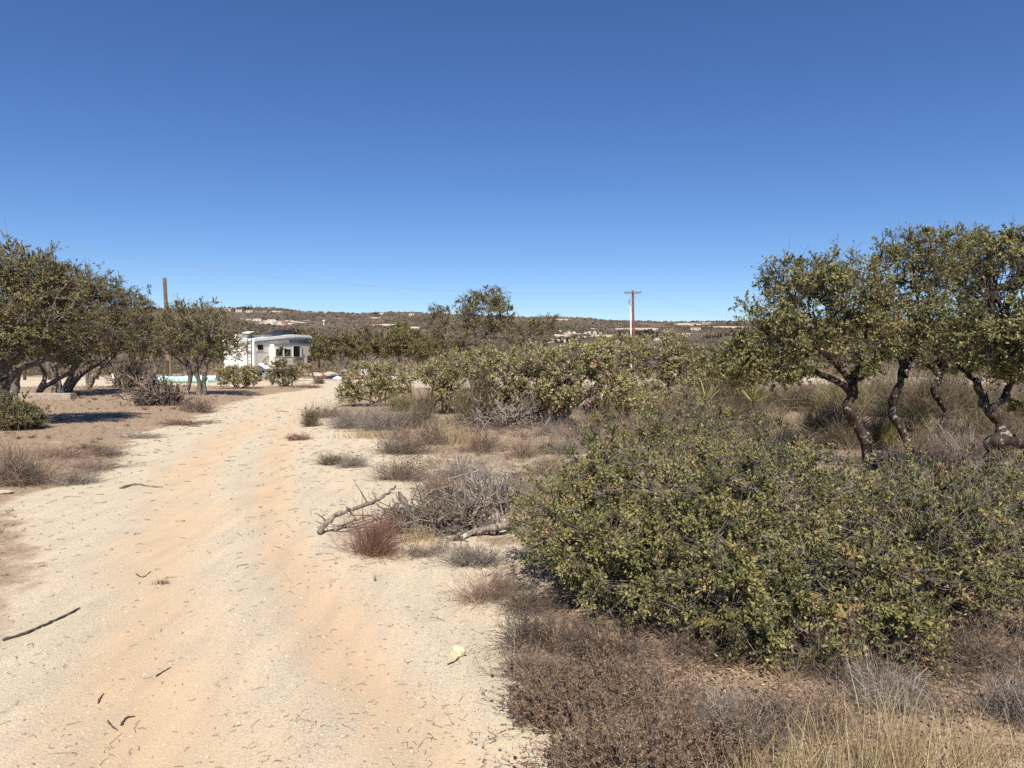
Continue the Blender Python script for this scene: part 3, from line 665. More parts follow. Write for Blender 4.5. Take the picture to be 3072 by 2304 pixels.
# --- pale green manzanita shrubs
def manz(label, basepx, blobs, nclump, seed, leaf=.05, lpc=46, nst=7, spread=14, mat='manzleaf', Y=None, bare=250, barkm='bark_m', name='manzanita_shrub', group='pale manzanita shrubs', cr=.17, r0=.045, extra=(), dark=False, twigw=.004, dens=1.4, **kw):
    g = np.random.default_rng(seed); Y = Y or dgy(basepx[1])
    st = list(extra); top = min(b[1] for b in blobs)
    for k in range(nst):
        b = blobs[g.integers(0, len(blobs))]; bx = basepx[0] + g.uniform(-1, 1) * spread
        px, py = b[0] + g.uniform(-.4, .4) * b[3], b[1] + g.uniform(-.1, .5) * b[4]
        st.append(([(bx, basepx[1], g.uniform(-.2, .2)), (bx * .7 + px * .3 + g.uniform(-3, 3), basepx[1] * .6 + py * .4, b[2] * .3), (px, py, b[2] * .7)], r0, r0 * .4))
    return px_tree(name, label, 'shrub', basepx, Y, st, blobs, int(nclump * dens), lpc, leaf, M[mat], M[barkm], twigm=M['greybark'] if not dark else M['twigbark'], group=group, nlimb=24, seed=seed, clump_r=cr, limb_r=.022, twig_w=twigw, twig_n=5, bare_twigs=bare, stem_sides=6, tri=True, **kw)
manz('rounded manzanita shrub nearest the track bend, grey twigs showing below', (375, 407), [(368, 380, 0, 24, 17, .7, 2), (392, 377, .2, 22, 14, .7, 1.4), (350, 394, -.1, 12, 9, .5, .7), (402, 388, .2, 10, 10, .4, .5)], 330, 71, leaf=.055)
manz('tall narrow manzanita left of the big grey-twigged one, against the pale gap', (446, 415), [(440, 374, 0, 17, 14, .6, 1.3), (456, 366, .2, 18, 12, .6, 1.2), (447, 392, 0, 16, 12, .5, .8)], 270, 72)
manz('big grey-twigged manzanita with bare dead branches in its lower half', (515, 426), [(500, 376, 0, 30, 20, .7, 1.8), (530, 360, .3, 26, 14, .6, 1), (485, 362, .3, 18, 12, .5, .8), (540, 386, 0, 22, 18, .6, 1.1), (505, 398, -.2, 36, 14, .5, .8), (556, 396, -.2, 16, 16, .4, .8)], 560, 73, bare=900, spread=22, nst=12)
manz('manzanita with a thick forked grey limb, center of the pale shrubs', (556, 430), [(578, 360, .2, 28, 14, .6, 1.4), (606, 366, .2, 24, 16, .6, 1.2), (560, 388, -.1, 20, 20, .5, 1.3), (612, 392, -.1, 22, 16, .5, 1.0), (600, 350, .3, 12, 7, .4, .4), (545, 360, .3, 14, 9, .4, .6)], 470, 74, spread=10,
     extra=[([(553, 424), (555, 414), (562, 405), (585, 397), (608, 389), (628, 380)], .07, .03), ([(556, 412), (566, 395), (570, 378), (566, 362)], .06, .025), ([(555, 418), (575, 420), (594, 414)], .04, .02)])
manz('manzanita right of the power pole foot, pinkish twigs at its crown', (655, 420), [(655, 360, .1, 28, 16, .6, 1.7), (682, 370, .2, 24, 18, .6, 1.4), (640, 384, 0, 22, 16, .5, 1.0), (668, 396, 0, 32, 18, .6, 1.4), (640, 348, .3, 13, 10, .4, .6), (676, 348, .2, 16, 11, .5, .8), (698, 385, .2, 12, 14, .4, .5), (668, 338, .5, 5, 7, .25, .2)], 430, 75)
manz('low manzanita sprawling on a long grey limb in front of the other pale shrubs', (640, 424), [(622, 404, 0, 18, 9, .4, 1), (660, 402, .1, 18, 10, .4, 1), (600, 412, -.1, 12, 8, .3, .5), (645, 414, -.2, 22, 8, .3, .6)], 230, 76, spread=6, nst=4,
     extra=[([(600, 424), (616, 424), (634, 418), (655, 416), (680, 414)], .05, .02)])
manz('yellow-green manzanita behind the forked grey limb, filling the belt', (590, 412), [(582, 357, 0, 26, 11, .8, 1.6), (622, 350, .2, 24, 13, .7, 1.6), (545, 358, 0, 18, 9, .7, .9), (602, 344, .3, 9, 6, .4, .3)], 400, 87, spread=30, nst=10)
manz('yellow-green manzanita at the left end of the belt, above the thin broom shrub', (440, 402), [(452, 368, 0, 24, 13, .8, 2), (486, 362, .2, 20, 10, .7, 1.1), (428, 374, 0, 14, 10, .5, 1)], 330, 88, spread=20, nst=9)
manz('dull manzanita at the right end of the belt, meeting the flat-crowned tree', (705, 412), [(700, 364, 0, 24, 18, .8, 2), (730, 380, .1, 22, 14, .7, 1.4), (715, 395, -.1, 30, 12, .6, 1)], 380, 89, spread=20, nst=9, mat='treeleaf')
manz('small rounded shrub on a short crooked trunk by the pale green pipe', (240, 391), [(238, 374, 0, 18, 8, .5, 2), (226, 379, 0, 9, 5, .3, .6), (250, 379, 0, 9, 6, .3, .6)], 170, 77, Y=33, leaf=.07, cr=.2, mat='manzleaf', spread=2, nst=6, twigw=.006, group='small shrubs by the yard')
manz('leafy green shrub in front of the white trailer', (285, 388), [(284, 376, 0, 17, 10, .6, 2), (276, 366, .1, 9, 8, .4, .7), (296, 372, .1, 10, 9, .4, .7), (282, 356, .1, 5, 8, .3, .3)], 110, 78, Y=36, leaf=.075, cr=.24, mat='treeleaf', spread=6, nst=8, twigw=.007, group='small shrubs by the yard')
manz('dark green low bush under the big oak at the left edge', (16, 431), [(18, 416, 0, 18, 10, .5, 2), (-6, 408, 0, 18, 14, .5, 1.5), (32, 419, 0, 9, 6, .3, .5)], 260, 79, Y=14.3, leaf=.045, mat='oakleaf', spread=10, group='small shrubs by the yard')

# --- the big green bushes in front on the right
def bush(label, basexy, blobs, nclump, seed, lpc=82, leaf=.025, nst=16, **kw):
    """blobs in metres: x, y, z, rx, ry, rz, weight"""
    g = np.random.default_rng(seed); b = np.array([basexy[0], basexy[1], gz(*basexy) - .02])
    bl = [(np.array(q[:3]), np.array(q[3:6]), q[6]) for q in blobs]
    st = []
    for k in range(nst):
        c, r, _ = bl[g.integers(0, len(bl))]
        p0 = np.array([b[0] + g.normal() * .25 + .55 * (c[0] - b[0]), b[1] + g.normal() * .25 + .55 * (c[1] - b[1]), 0]); p0[2] = gz(p0[0], p0[1]) - .05
        p2 = c + g.uniform(-.5, .5, 3) * r
        st.append(([p0, p0 * .55 + p2 * .45 + g.normal(size=3) * .06, p2], .022, .008))
    return woody('green_bush', label, 'bush', b, st, bl, nclump, lpc, leaf, M['bushleaf'], M['bark_r'], twigm=M['greybark'], group='green bushes in the right foreground', nlimb=40, seed=seed,
                 six=False, clump_r=.125, shoot=.16, limb_r=.012, shell=.45, twig_n=9, aspect=.60, twig_w=.0015, stem_sides=6, bare_twigs=kw.pop('bare', 2600), **kw)
bush('large dense green bush in the right foreground, beside the dead branches and the track', (1.3, 5.0),
     [(.95, 5.0, .54, .74, .80, .46, 2.2), (1.55, 4.6, .54, .70, .65, .42, 2.2), (1.35, 5.6, .64, .80, .8, .46, 2), (2.0, 5.2, .62, .6, .7, .40, 1.3), (.50, 5.4, .42, .48, .6, .36, .9), (1.15, 4.25, .40, .45, .40, .28, 1), (1.80, 4.05, .36, .50, .40, .26, 1), (.72, 4.5, .38, .38, .38, .28, .9), (.42, 4.75, .38, .36, .40, .28, .8), (.80, 4.15, .35, .40, .34, .26, .9), (1.2, 3.9, .33, .40, .30, .24, .8)], 1750, 81, lpc=104, leaf=.0215)
bush('green bush farther right in the foreground, thin grey twigs showing through', (2.9, 4.9),
     [(2.7, 4.7, .46, .70, .75, .38, 2), (3.4, 4.9, .46, .75, .8, .36, 2), (2.4, 4.1, .36, .50, .42, .28, 1.0), (3.0, 4.1, .34, .5, .4, .26, .8), (3.2, 5.6, .44, .9, .6, .34, 1.4), (3.9, 5.2, .46, .6, .8, .36, 1.2)], 860, 82, tri=True, bare=4200)
bush('low green sprig bush at the foot of the large bush, nearest to the camera', (1.6, 3.62), [(1.55, 3.62, .19, .36, .22, .14, 1), (1.98, 3.66, .17, .26, .22, .13, .7), (1.22, 3.78, .20, .20, .2, .13, .5)], 190, 83, nst=7, bare=100)
bush('green bush along the back of the large foreground bush, open sprigs on its top', (1.9, 7.0),
     [(1.2, 6.7, .55, .80, .6, .46, 1.6), (1.9, 6.8, .62, .8, .7, .46, 1.8), (1.85, 7.3, .92, .45, .4, .36, .8), (2.7, 6.7, .36, .6, .6, .32, .8)], 620, 84, leaf=.026, tri=True)
bush('green bush at the right edge, below the thick-limbed dark tree', (4.4, 6.3), [(3.7, 6.0, .36, .6, .6, .30, 1.4), (4.6, 5.9, .42, .6, .7, .34, 1.5), (4.3, 5.3, .42, .6, .5, .34, 1)], 430, 85, leaf=.026, tri=True)

# ------------------------------------------------------------------ dry twiggy shrubs, brooms, grass
PROTO = {}
def twigs(name, label, cat, px, py, wpx, hpx, n, mat, seed, group, sub=3, width=None, curl=.18, lean=(0, 0), flat=.75, up=.55, heads=0, tufts=0, spreadbase=.16, tuftmat=None, minw=.28, variants=2):
    """n stems from a crown at the ground, each with side twigs; optional seed heads (own parts) and small leaf tufts. alike shrubs share mesh data"""
    g = np.random.default_rng(seed); B = G(px, py); Y = B[1]; B[2] = gz(B[0], B[1])
    w, h = wpx * mpp(Y), hpx * mpp(Y)
    root = empty(name, B, label, cat, group)
    near = Y < 5; key = (mat, round(curl, 1), round(up * 4) / 4, sub, near, round(math.log2(wpx) * 1.1), width is None, tuftmat, tufts > 0, seed % variants)
    if key not in PROTO:
        n = min(max(int(n * .8), 280), 460) if width is None else n
        W = width or max(.0024, minw * mpp(Y))
        th = g.uniform(0, 2 * pi, n); rr = np.sqrt(g.random(n)); zz = g.uniform(up, 1.0, n) * (1 - .38 * rr ** 2)
        nsb = 6; sc = np.stack([g.uniform(-.6, .6, nsb) * w, g.uniform(-.6, .6, nsb) * w * flat], 1); sh = g.uniform(.55, 1.15, nsb); sw = g.uniform(.4, .7, nsb); si = g.integers(0, nsb, n)
        wob = 1 + .22 * np.sin(3 * th + g.uniform(0, 6)) + .18 * g.normal(size=n)
        tip = np.stack([rr * wob * np.cos(th) * w * sw[si] + sc[si, 0], rr * wob * np.sin(th) * w * flat * sw[si] + sc[si, 1], zz * h * sh[si] * g.uniform(.6, 1.2, n)], 1)
        ly = g.random(n) < .22; tip[ly, :2] *= g.uniform(1.1, 1.7, (ly.sum(), 1)); tip[ly, 2] *= g.uniform(.05, .45, ly.sum())
        p0 = np.stack([g.normal(size=n) * w * spreadbase * 1.4, g.normal(size=n) * w * spreadbase * flat * 1.4, np.full(n, -.01)], 1)
        p0 += np.stack([tip[:, 0], tip[:, 1], 0 * tip[:, 2]], 1) * .32
        mid = p0 * .55 + tip * .45 + g.normal(size=(n, 3)) * h * curl * .6; mid[:, 2] = np.maximum(mid[:, 2], h * .1)
        K = 5; P = bez(p0, mid, tip, K); P[:, 1:] += g.normal(size=(n, K - 1, 3)) * h * curl * .18
        geo = Geo(); rnd = np.clip(.5 + .15 * g.normal(size=nsb)[si] + .22 * g.normal(size=n), 0, 1)
        if width: geo.tube(P, np.tile(np.linspace(1.0, .45, K)[None] * W * .6, (n, 1)), 4, rnd)
        else: geo.ribbons(P, np.tile(np.linspace(1.25, .5, K)[None] * W, (n, 1)), rnd)
        ns = n * sub; k = g.integers(0, n, ns); q = g.integers(1, K, ns); S0 = P[k, q]
        sd_ = unit(unit(tip[k] - p0[k]) + rdir(ns, g) * .75 + np.array([[0, 0, .25]])); S1 = S0 + sd_ * (h * g.uniform(.14, .40, ns))[:, None]
        SP = bez(S0, (S0 + S1) / 2 + g.normal(size=(ns, 3)) * h * curl * .25, S1, 3)
        if width: geo.tube(SP, np.tile(np.linspace(.6, .25, 3)[None] * W * .55, (ns, 1)), 3, np.clip(rnd[k] + .15 * g.normal(size=ns), 0, 1))
        else: geo.ribbons(SP, np.tile(np.linspace(.85, .4, 3)[None] * W * .9, (ns, 1)), np.clip(rnd[k] + .15 * g.normal(size=ns), 0, 1))
        so = geo.build('stems', M[mat], root, smooth=False); lf = None
        if tufts:
            k = g.integers(0, ns, tufts); u = g.random(tufts)[:, None]; pos = SP[k, 0] * (1 - u) + SP[k, 2] * u
            m = 4; pos = np.repeat(pos, m, 0); d = unit(rdir(len(pos), g) + np.array([[0, 0, .6]]))
            L = max(.012, 1.0 * mpp(Y)) * g.uniform(.6, 1.4, len(pos))
            lg = Geo(); lg.leaves(pos, d, rdir(len(pos), g), L, L * .32, np.clip(.45 + .25 * g.normal(size=len(pos)), 0, 1), tri=True)
            lf = lg.build('leaves', M[tuftmat or 'buckleaf'], root, smooth=False)
        PROTO[key] = (so.data, lf.data if lf else None, w, h, P[:, -1].copy())
        sx = sy = sz = 1.0; rz = 0.0
    else:
        ms, ml, w0, h0, _ = PROTO[key]; sx = w / w0; sz = h / h0; sy = sx; rz = g.choice([0, pi]) + g.uniform(-.5, .5)
        for nm, me in (('stems', ms), ('leaves', ml)):
            if me is None: continue
            o = bpy.data.objects.new(nm, me); COL.objects.link(o); o.parent = root
    T = PROTO[key][4]
    root.rotation_euler = (-lean[1] * .5, lean[0] * .5, rz)
    root.scale = (sx, sy, sz)
    if heads:
        me = head_mesh()
        for k in g.choice(len(T), heads, replace=False):
            o = bpy.data.objects.new('seed_head', me); COL.objects.link(o); o.parent = root
            o.location = tuple(T[k] + np.array([0, 0, .004])); q = g.uniform(.7, 1.25) * max(.0095, .9 * mpp(Y)); o.scale = (q / sx, q / sy, q * .85 / sz)
    return root
_hm = []
def head_mesh():
    if _hm: return _hm[0]
    g = np.random.default_rng(5); geo = Geo()
    for k in range(9):
        d = rdir(1, g)[0]; c = d * .6; r = .55
        v = np.array([(1, 0, 0), (-1, 0, 0), (0, 1, 0), (0, -1, 0), (0, 0, 1), (0, 0, -1)], float) * r * g.uniform(.8, 1.2) + c
        geo.add(v, [(0, 2, 4), (2, 1, 4), (1, 3, 4), (3, 0, 4), (2, 0, 5), (1, 2, 5), (3, 1, 5), (0, 3, 5)])
    o = geo.build('seed_head', M['seed'], smooth=False); me = o.data; bpy.data.objects.remove(o); _hm.append(me); return me

DS = 'dry shrubs by the track'
def dry(label, px, py, w, h, n, mat, seed, **kw):
    k = 1.3 if px > 300 and py < 640 else 1.12
    return twigs('dry_shrub', label, 'dry shrub', px, py, w * k, h * (1 + (k - 1) * .6), n, mat, seed, kw.pop('group', DS), **kw)
# left bank
dry('red-tinged dry shrub at the left edge above the track, green at its foot', 24, 486, 36, 42, 620, 'rosetwig', 101, tufts=500, tuftmat='broom')
dry('second, browner half of the dry shrub pair at the left edge', -2, 490, 40, 46, 380, 'browntwig', 115, tufts=400, tuftmat='broom')
dry('flattened grey dry shrub spilling over the left track edge', 72, 484, 32, 17, 420, 'greytwig', 102, up=.3)
dry('sparse grey brush between the left dry shrub and the tree shadow', 58, 462, 44, 13, 420, 'rosetwig', 103, up=.25)
dry('brown low brush in the tree shadow on the left bank', 96, 452, 24, 10, 240, 'browntwig', 104, up=.25)
twigs('dead_shrub', 'dead shrub of thick curling grey branches in front of the three-trunked oak', 'dead shrub', 165, 408, 27, 36, 150, 'deadtwig', 105, 'dead shrubs on the left bank', sub=4, width=.05, curl=.6, up=.35)
twigs('dead_shrub', 'dead twisted shrub standing above green blades, left of the pale green pipes', 'dead shrub', 125, 389, 16, 32, 60, 'deadtwig', 106, 'dead shrubs on the left bank', sub=5, width=.06, curl=.5, up=.55)
dry('tan dry shrub leaning out right of the dead curling shrub', 197, 413, 22, 18, 420, 'browntwig', 107, tufts=300)
dry('thin dry tuft alone on sand in front of the wire mesh panel', 320, 384, 4, 6, 60, 'browntwig', 108)
dry('low brown brush at the right foot of the leafy green shrub', 308, 388, 12, 5, 120, 'rosetwig', 109, up=.3)
dry('grey-brown brush on the left bank edge, just above the flattened grey shrub', 92, 470, 34, 15, 300, 'rosetwig', 211, up=.3)
dry('brown brush low on the left bank edge below the tree shadow', 112, 456, 26, 11, 300, 'browntwig', 212, up=.3)
dry('grey brush on the left bank beside the sandy bend', 140, 438, 26, 9, 300, 'greytwig', 213, up=.3)
dry('tan brush on the left bank in front of the tan dry shrub', 190, 424, 30, 8, 300, 'rosetwig', 214, up=.3)
# right of the track
dry('upright green-stemmed weed with dark tips at the right track edge', 312, 427, 7, 22, 90, 'broom', 110, heads=16, up=.6)
dry('reddish low brush at the outer bend of the track', 300, 440, 16, 8, 160, 'redtwig', 111, up=.3)
dry('lavender-grey dry shrub at the left end of the grey thicket', 352, 430, 22, 24, 420, 'greytwig', 112)
dry('lavender-grey dry shrub in the middle of the grey thicket', 382, 432, 24, 26, 480, 'greytwig', 113)
dry('grey-brown dry shrub at the right end of the grey thicket', 415, 430, 22, 26, 460, 'browntwig', 114)
dry('dark grey dry shrub with dead heads, first below the grey thicket', 402, 456, 26, 25, 480, 'browntwig', 116, heads=18)
dry('small rusty dry shrub between the tan grass and the grey-twigged manzanita', 487, 454, 18, 24, 380, 'rosetwig', 117)
dry('rusty dry shrub right of the small rusty one, leaning right', 522, 460, 16, 24, 320, 'rosetwig', 118, lean=(.3, 0))
dry('dark brown dense dry shrub below the sprawling manzanita limb', 584, 442, 24, 30, 620, 'browntwig', 119)
dry('pale brown dry shrub left of the dark dense one', 552, 438, 16, 20, 280, 'greytwig', 120)
dry('brown dry shrub right of the dark dense one', 622, 440, 18, 20, 320, 'browntwig', 121)
dry('low sage-green tuft alone on pale gravel right of the track', 330, 466, 12, 11, 130, 'broom', 122, up=.4)
dry('low grey tuft on pale gravel next to the sage-green one', 352, 470, 16, 14, 220, 'greytwig', 123, heads=8, up=.4)
dry('grey dry shrub with many dead heads at the upper edge of the brush pile', 402, 484, 26, 24, 460, 'browntwig', 124, heads=26)
dry('rose-colored dry shrub directly behind the brush pile', 440, 503, 32, 30, 620, 'rosetwig', 125, heads=20)
dry('bright red-brown dry shrub with upright twigs at the track edge', 374, 555, 27, 50, 820, 'redtwig', 126, sub=4, curl=.12, spreadbase=.1)
dry('grey brushy shrub forming the crest of the brush pile', 492, 512, 38, 34, 900, 'greytwig', 127, curl=.4)
dry('grey dry shrub low under the fallen limbs', 455, 535, 36, 22, 620, 'greytwig', 128, tufts=800, curl=.3)
dry('grey small-leaved shrub right of the white stone', 474, 566, 26, 26, 520, 'greytwig', 129, tufts=900, tuftmat='greytwig')
dry('sage-grey low shrub between red shrub and white stone', 425, 556, 24, 14, 320, 'greytwig', 130, tufts=500, up=.35)
dry('rose-brown dry shrub against the large green bush, above its shade', 486, 598, 34, 30, 620, 'rosetwig', 131, heads=0, lean=(-.2, 0))
dry('brown dry shrub partly in the shade of the large green bush', 526, 612, 34, 32, 560, 'shadetwig', 132)
dry('dry shrub darkened for full shade at the left foot of the large green bush', 548, 646, 44, 44, 700, 'shadetwig', 133, tufts=700)
dry('tan dry shrub at the shade edge beside the yellow stone', 535, 678, 36, 36, 520, 'browntwig', 134, tufts=400)
# buckwheat in the near foreground
BW = 'buckwheat shrubs along the bottom edge'
def buck(label, px, py, w, h, n, seed, **kw): return twigs('buckwheat_shrub', label, 'shrub', px, py, w * 1.3, h * 1.15, n, kw.pop('mat', 'browntwig'), seed, BW, tufts=kw.pop('tufts', 6500), heads=kw.pop('heads', 18), minw=.45, variants=3, **kw)
buck('leftmost buckwheat shrub, dark seed heads hanging over the track', 548, 716, 52, 52, 420, 141, heads=30, up=.4)
buck('buckwheat shrub at the bottom edge, closest to the track', 612, 772, 64, 66, 520, 142, heads=34, up=.35)
buck('buckwheat shrub up against the shaded foot of the large bush', 632, 712, 62, 56, 480, 143, heads=16, up=.4)
buck('rusty buckwheat shrub in the middle of the bottom edge', 702, 770, 60, 56, 460, 144, heads=14, mat='rosetwig', up=.4)
buck('greyer buckwheat shrub below the low sprig bush', 752, 738, 44, 44, 360, 145, heads=4, mat='greytwig', tufts=1500, up=.4)
GT = 'grey dead brush at the bottom right'
dry('pale grey dead twig shrub below the low sprig bush', 744, 752, 46, 62, 240, 'greytwig', 146, group=GT, curl=.35, minw=.5)
dry('wide grey dead twig shrub under the right foreground bush', 890, 712, 50, 48, 520, 'greytwig', 147, group=GT, curl=.4, up=.3, minw=.5)
dry('grey dead twig shrub at the right edge of the leaf litter', 1010, 728, 36, 56, 420, 'greytwig', 148, group=GT, curl=.4, up=.3, minw=.5)
dry('dark dead twigs between the two foreground bushes', 850, 690, 50, 60, 320, 'browntwig', 149, group=GT, curl=.4, minw=.5)

dry('brown brush darkened for shade under the overhang of the large green bush, beside the buckwheat', 600, 664, 54, 46, 600, 'shadetwig', 150, tufts=900)
dry('brown dead-leaved brush darkened for shade under the right part of the large green bush', 700, 664, 52, 44, 600, 'shadetwig', 151, tufts=900)
dry('brown dead-leaved brush low under the right foreground bush', 885, 668, 84, 52, 600, 'shadetwig', 152, tufts=900, group=GT)
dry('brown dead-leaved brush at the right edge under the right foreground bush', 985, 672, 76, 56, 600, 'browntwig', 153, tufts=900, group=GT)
dry('rusty brush between the bottom grass and the greyer buckwheat', 806, 742, 50, 44, 500, 'rosetwig', 154, tufts=900, group=GT)
dry('rose-grey dry shrub at the upper right of the brush pile', 528, 500, 28, 26, 500, 'rosetwig', 155)
dry('grey dry shrub between the brush pile crest and the rusty shrubs', 470, 482, 30, 22, 500, 'greytwig', 156)
dry('brown dry shrub at the near right of the grey thicket', 436, 446, 22, 22, 400, 'rosetwig', 157)
dry('grey dry shrub in the gap below the forked manzanita limb', 560, 456, 26, 22, 400, 'greytwig', 158)
dry('low rusty shrub at the left top of the large green bush', 545, 478, 24, 18, 400, 'rosetwig', 159)
dry('brown dry shrub at the track bend below the rounded manzanita', 330, 418, 18, 14, 300, 'rosetwig', 160)
twigs('brush_pile', 'tangled pile of dead grey sticks under the fallen limbs', 'brush pile', 466, 532, 80, 38, 190, 'deadtwig', 191, 'piles of dead sticks', sub=5, width=.016, curl=.55, up=.2)
twigs('brush_pile', 'tangled dead sticks heaped at the back right of the fallen limbs', 'brush pile', 500, 514, 58, 46, 150, 'greytwig', 192, 'piles of dead sticks', sub=5, width=.013, curl=.5, up=.35)
twigs('brush_pile', 'dark dead sticks heaped behind the bright red-brown shrub', 'brush pile', 412, 532, 36, 26, 110, 'deadtwig', 193, 'piles of dead sticks', sub=5, width=.013, curl=.5, up=.3)
twigs('brush_pile', 'grey bare sticks tangled in front of the big grey-twigged manzanita', 'brush pile', 508, 428, 40, 36, 150, 'greytwig', 194, 'piles of dead sticks', sub=5, width=.03, curl=.5, up=.4)
# brooms
BR = 'green broom-like shrubs'
def broom(label, px, py, w, h, n, seed, mat='broom', **kw): return twigs('broom_shrub', label, 'shrub', px, py, w, h, n, mat, seed, BR, sub=3, curl=.08, up=kw.pop('up', .6), spreadbase=.2, minw=.34, **kw)
broom('tall dark broom shrub left of the big grey-twigged manzanita', 474, 428, 22, 66, 620, 161, up=.5)
broom('bright olive broom shrub right of the rounded manzanita by the track', 402, 412, 16, 26, 380, 162, mat='broombright')
broom('thin broom shrub in front of the pale gap', 424, 420, 14, 34, 260, 163)
broom('wide dark broom shrub under the left reach of the flat-crowned tree', 712, 434, 32, 48, 800, 164)
broom('second dark broom shrub, right next to the yucca with dead skirt', 742, 436, 22, 40, 500, 165)
broom('bright broom shrub behind the lone crooked trunk', 884, 452, 20, 50, 620, 166, mat='broombright')
broom('low broom shrub left of the lone crooked trunk', 846, 452, 20, 34, 420, 167)
broom('bright green broom patch below the thick-limbed dark tree', 945, 512, 40, 48, 900, 168, mat='broombright')
broom('olive shrub filling the gap behind the pale spotted trunk', 905, 418, 30, 40, 520, 169)
broom('olive shrub filling the gap behind the twisted dark trunk', 965, 416, 34, 44, 560, 170)
broom('olive shrub at the far right behind the thick-limbed tree', 1010, 420, 36, 48, 560, 171)
broom('olive shrub behind the fan-shaped yucca', 800, 412, 36, 34, 520, 172)
broom('olive shrub behind the yucca with dead skirt', 762, 410, 26, 36, 420, 173)
broom('dull olive shrub back behind the thick-limbed tree roots', 935, 406, 40, 40, 520, 174)
broom('dull olive shrub far back left of the pale spotted trunk', 868, 404, 34, 38, 480, 175)
dry('purple-grey dry shrub between pale spotted trunk and twisted trunk', 918, 462, 24, 30, 520, 'rosetwig', 181, group='purple grey dry shrubs behind the right trees')
dry('lilac-grey dry shrub right of the twisted dark trunk', 962, 462, 32, 34, 680, 'greytwig', 182, group='purple grey dry shrubs behind the right trees')
dry('tan dry shrub by the orange stake', 995, 462, 24, 34, 460, 'browntwig', 183, group='purple grey dry shrubs behind the right trees')
dry('brown dry shrub below the fan-shaped yucca', 800, 446, 32, 20, 420, 'browntwig', 184, group='purple grey dry shrubs behind the right trees')
dry('grey dry shrub left of the lone crooked trunk foot', 770, 448, 28, 24, 420, 'greytwig', 185, group='purple grey dry shrubs behind the right trees')
dry('grey dead brush in front of the wide dark broom shrub', 690, 440, 22, 24, 320, 'greytwig', 186, group='purple grey dry shrubs behind the right trees')

broom('tall olive brush between the flat-crowned tree and the yucca with dead skirt', 735, 414, 40, 46, 520, 176)
broom('tall olive brush behind the lone crooked trunk', 850, 416, 44, 48, 520, 177, mat='broombright')
broom('tall olive brush between pale spotted trunk and twisted trunk', 925, 418, 44, 54, 520, 178)
broom('tall olive brush at the right edge of the picture', 1020, 425, 44, 56, 520, 179)
dry('grey-brown brush at the foot of the pale spotted trunk', 890, 470, 40, 26, 400, 'greytwig', 187, group='purple grey dry shrubs behind the right trees')
dry('rose-grey brush in front of the twisted dark trunk', 940, 474, 44, 28, 400, 'rosetwig', 188, group='purple grey dry shrubs behind the right trees')
dry('brown brush left of the fan-shaped yucca', 760, 446, 40, 24, 400, 'browntwig', 189, group='purple grey dry shrubs behind the right trees')
dry('grey brush right of the fan-shaped yucca', 838, 438, 36, 30, 400, 'greytwig', 190, group='purple grey dry shrubs behind the right trees')
broom('tall broom shrub in front of the manzanita at the right end of the belt', 690, 442, 34, 56, 620, 180)
broom('tall broom shrub left of the fan-shaped yucca', 772, 440, 34, 46, 620, 191)
broom('grey-olive broom shrub behind the pale spotted trunk foot', 905, 444, 40, 48, 520, 192, mat='broombright')
broom('grey-olive broom shrub behind the twisted dark trunk foot', 965, 444, 44, 50, 520, 193)
broom('olive broom shrub between the fan-shaped yucca and the lone crooked trunk', 825, 440, 30, 46, 520, 194)
broom('olive broom shrub at the right edge behind the fork of the dark tree', 1022, 452, 40, 56, 520, 195)
dry('dark brown shrub at the right end of the grey sticks, below the sprawling manzanita', 640, 446, 34, 34, 500, 'browntwig', 196)
dry('dark brown shrub in front of the tall broom shrub', 612, 452, 30, 24, 500, 'browntwig', 197)
# dry grass
def grass(label, px, py, w, h, n, seed, name='dry_grass_tuft', group='dry grass tufts', flat=.6, width=None, tight=1.0, red=False):
    g = np.random.default_rng(seed); B = G(px, py); Y = B[1]; B[2] = gz(B[0], B[1]); w = w * mpp(Y); h = h * mpp(Y)
    p0 = np.stack([g.normal(size=n) * w * .45 * tight, g.normal(size=n) * w * .45 * flat * tight, np.full(n, -.01)], 1)
    hh = h * g.uniform(.35, 1.05, n); ln = g.normal(size=(n, 2)) * .28
    tip = p0 + np.stack([ln[:, 0] * hh, ln[:, 1] * hh, hh], 1)
    mid = p0 * .5 + tip * .5; mid[:, :2] -= ln * hh[:, None] * .22
    P = bez(p0, mid, tip, 4); Wd = np.tile(np.array([1, .9, .6, .15])[None], (n, 1)) * (width or max(.0028, .45 * mpp(Y)))
    geo = Geo(); geo.ribbons(P, Wd, np.clip(.55 + .25 * g.normal(size=n), 0, 1))
    o = geo.build(name, M['browntwig' if red else 'drygrass'], smooth=False); o.location = tuple(B); tag(o, label, 'dry grass', group); return o
grass('tallest straw-colored grass tuft at the bottom edge', 888, 800, 60, 112, 380, 201)
grass('straw-colored grass tuft left of the tallest one at the bottom edge', 816, 795, 56, 76, 300, 202)
grass('thin straw grass in the bottom right corner', 968, 800, 66, 84, 460, 203)
grass('straw grass patch at the very bottom in front of the rusty buckwheat', 760, 800, 50, 50, 180, 204)
grass('pale yellow grass strip between grey thicket and rusty shrubs', 452, 446, 24, 20, 420, 205)
grass('pale yellow grass left of the pale grass strip', 432, 436, 18, 14, 260, 206)
grass('dry grass on the bank below the grey thicket', 366, 440, 30, 9, 260, 207)
grass('tan grass strip at the foot of the grey-twigged manzanita', 560, 418, 18, 12, 200, 208)
grass('tan grass behind the red-brown shrub', 420, 545, 26, 18, 260, 209)
grass('flat dry tuft lying alone in the middle of the track', 162, 579, 15, 7, 130, 210, tight=.6, red=True)
grass('tiny dry weed on the track, right of the middle', 375, 583, 3, 13, 26, 211, tight=.25)

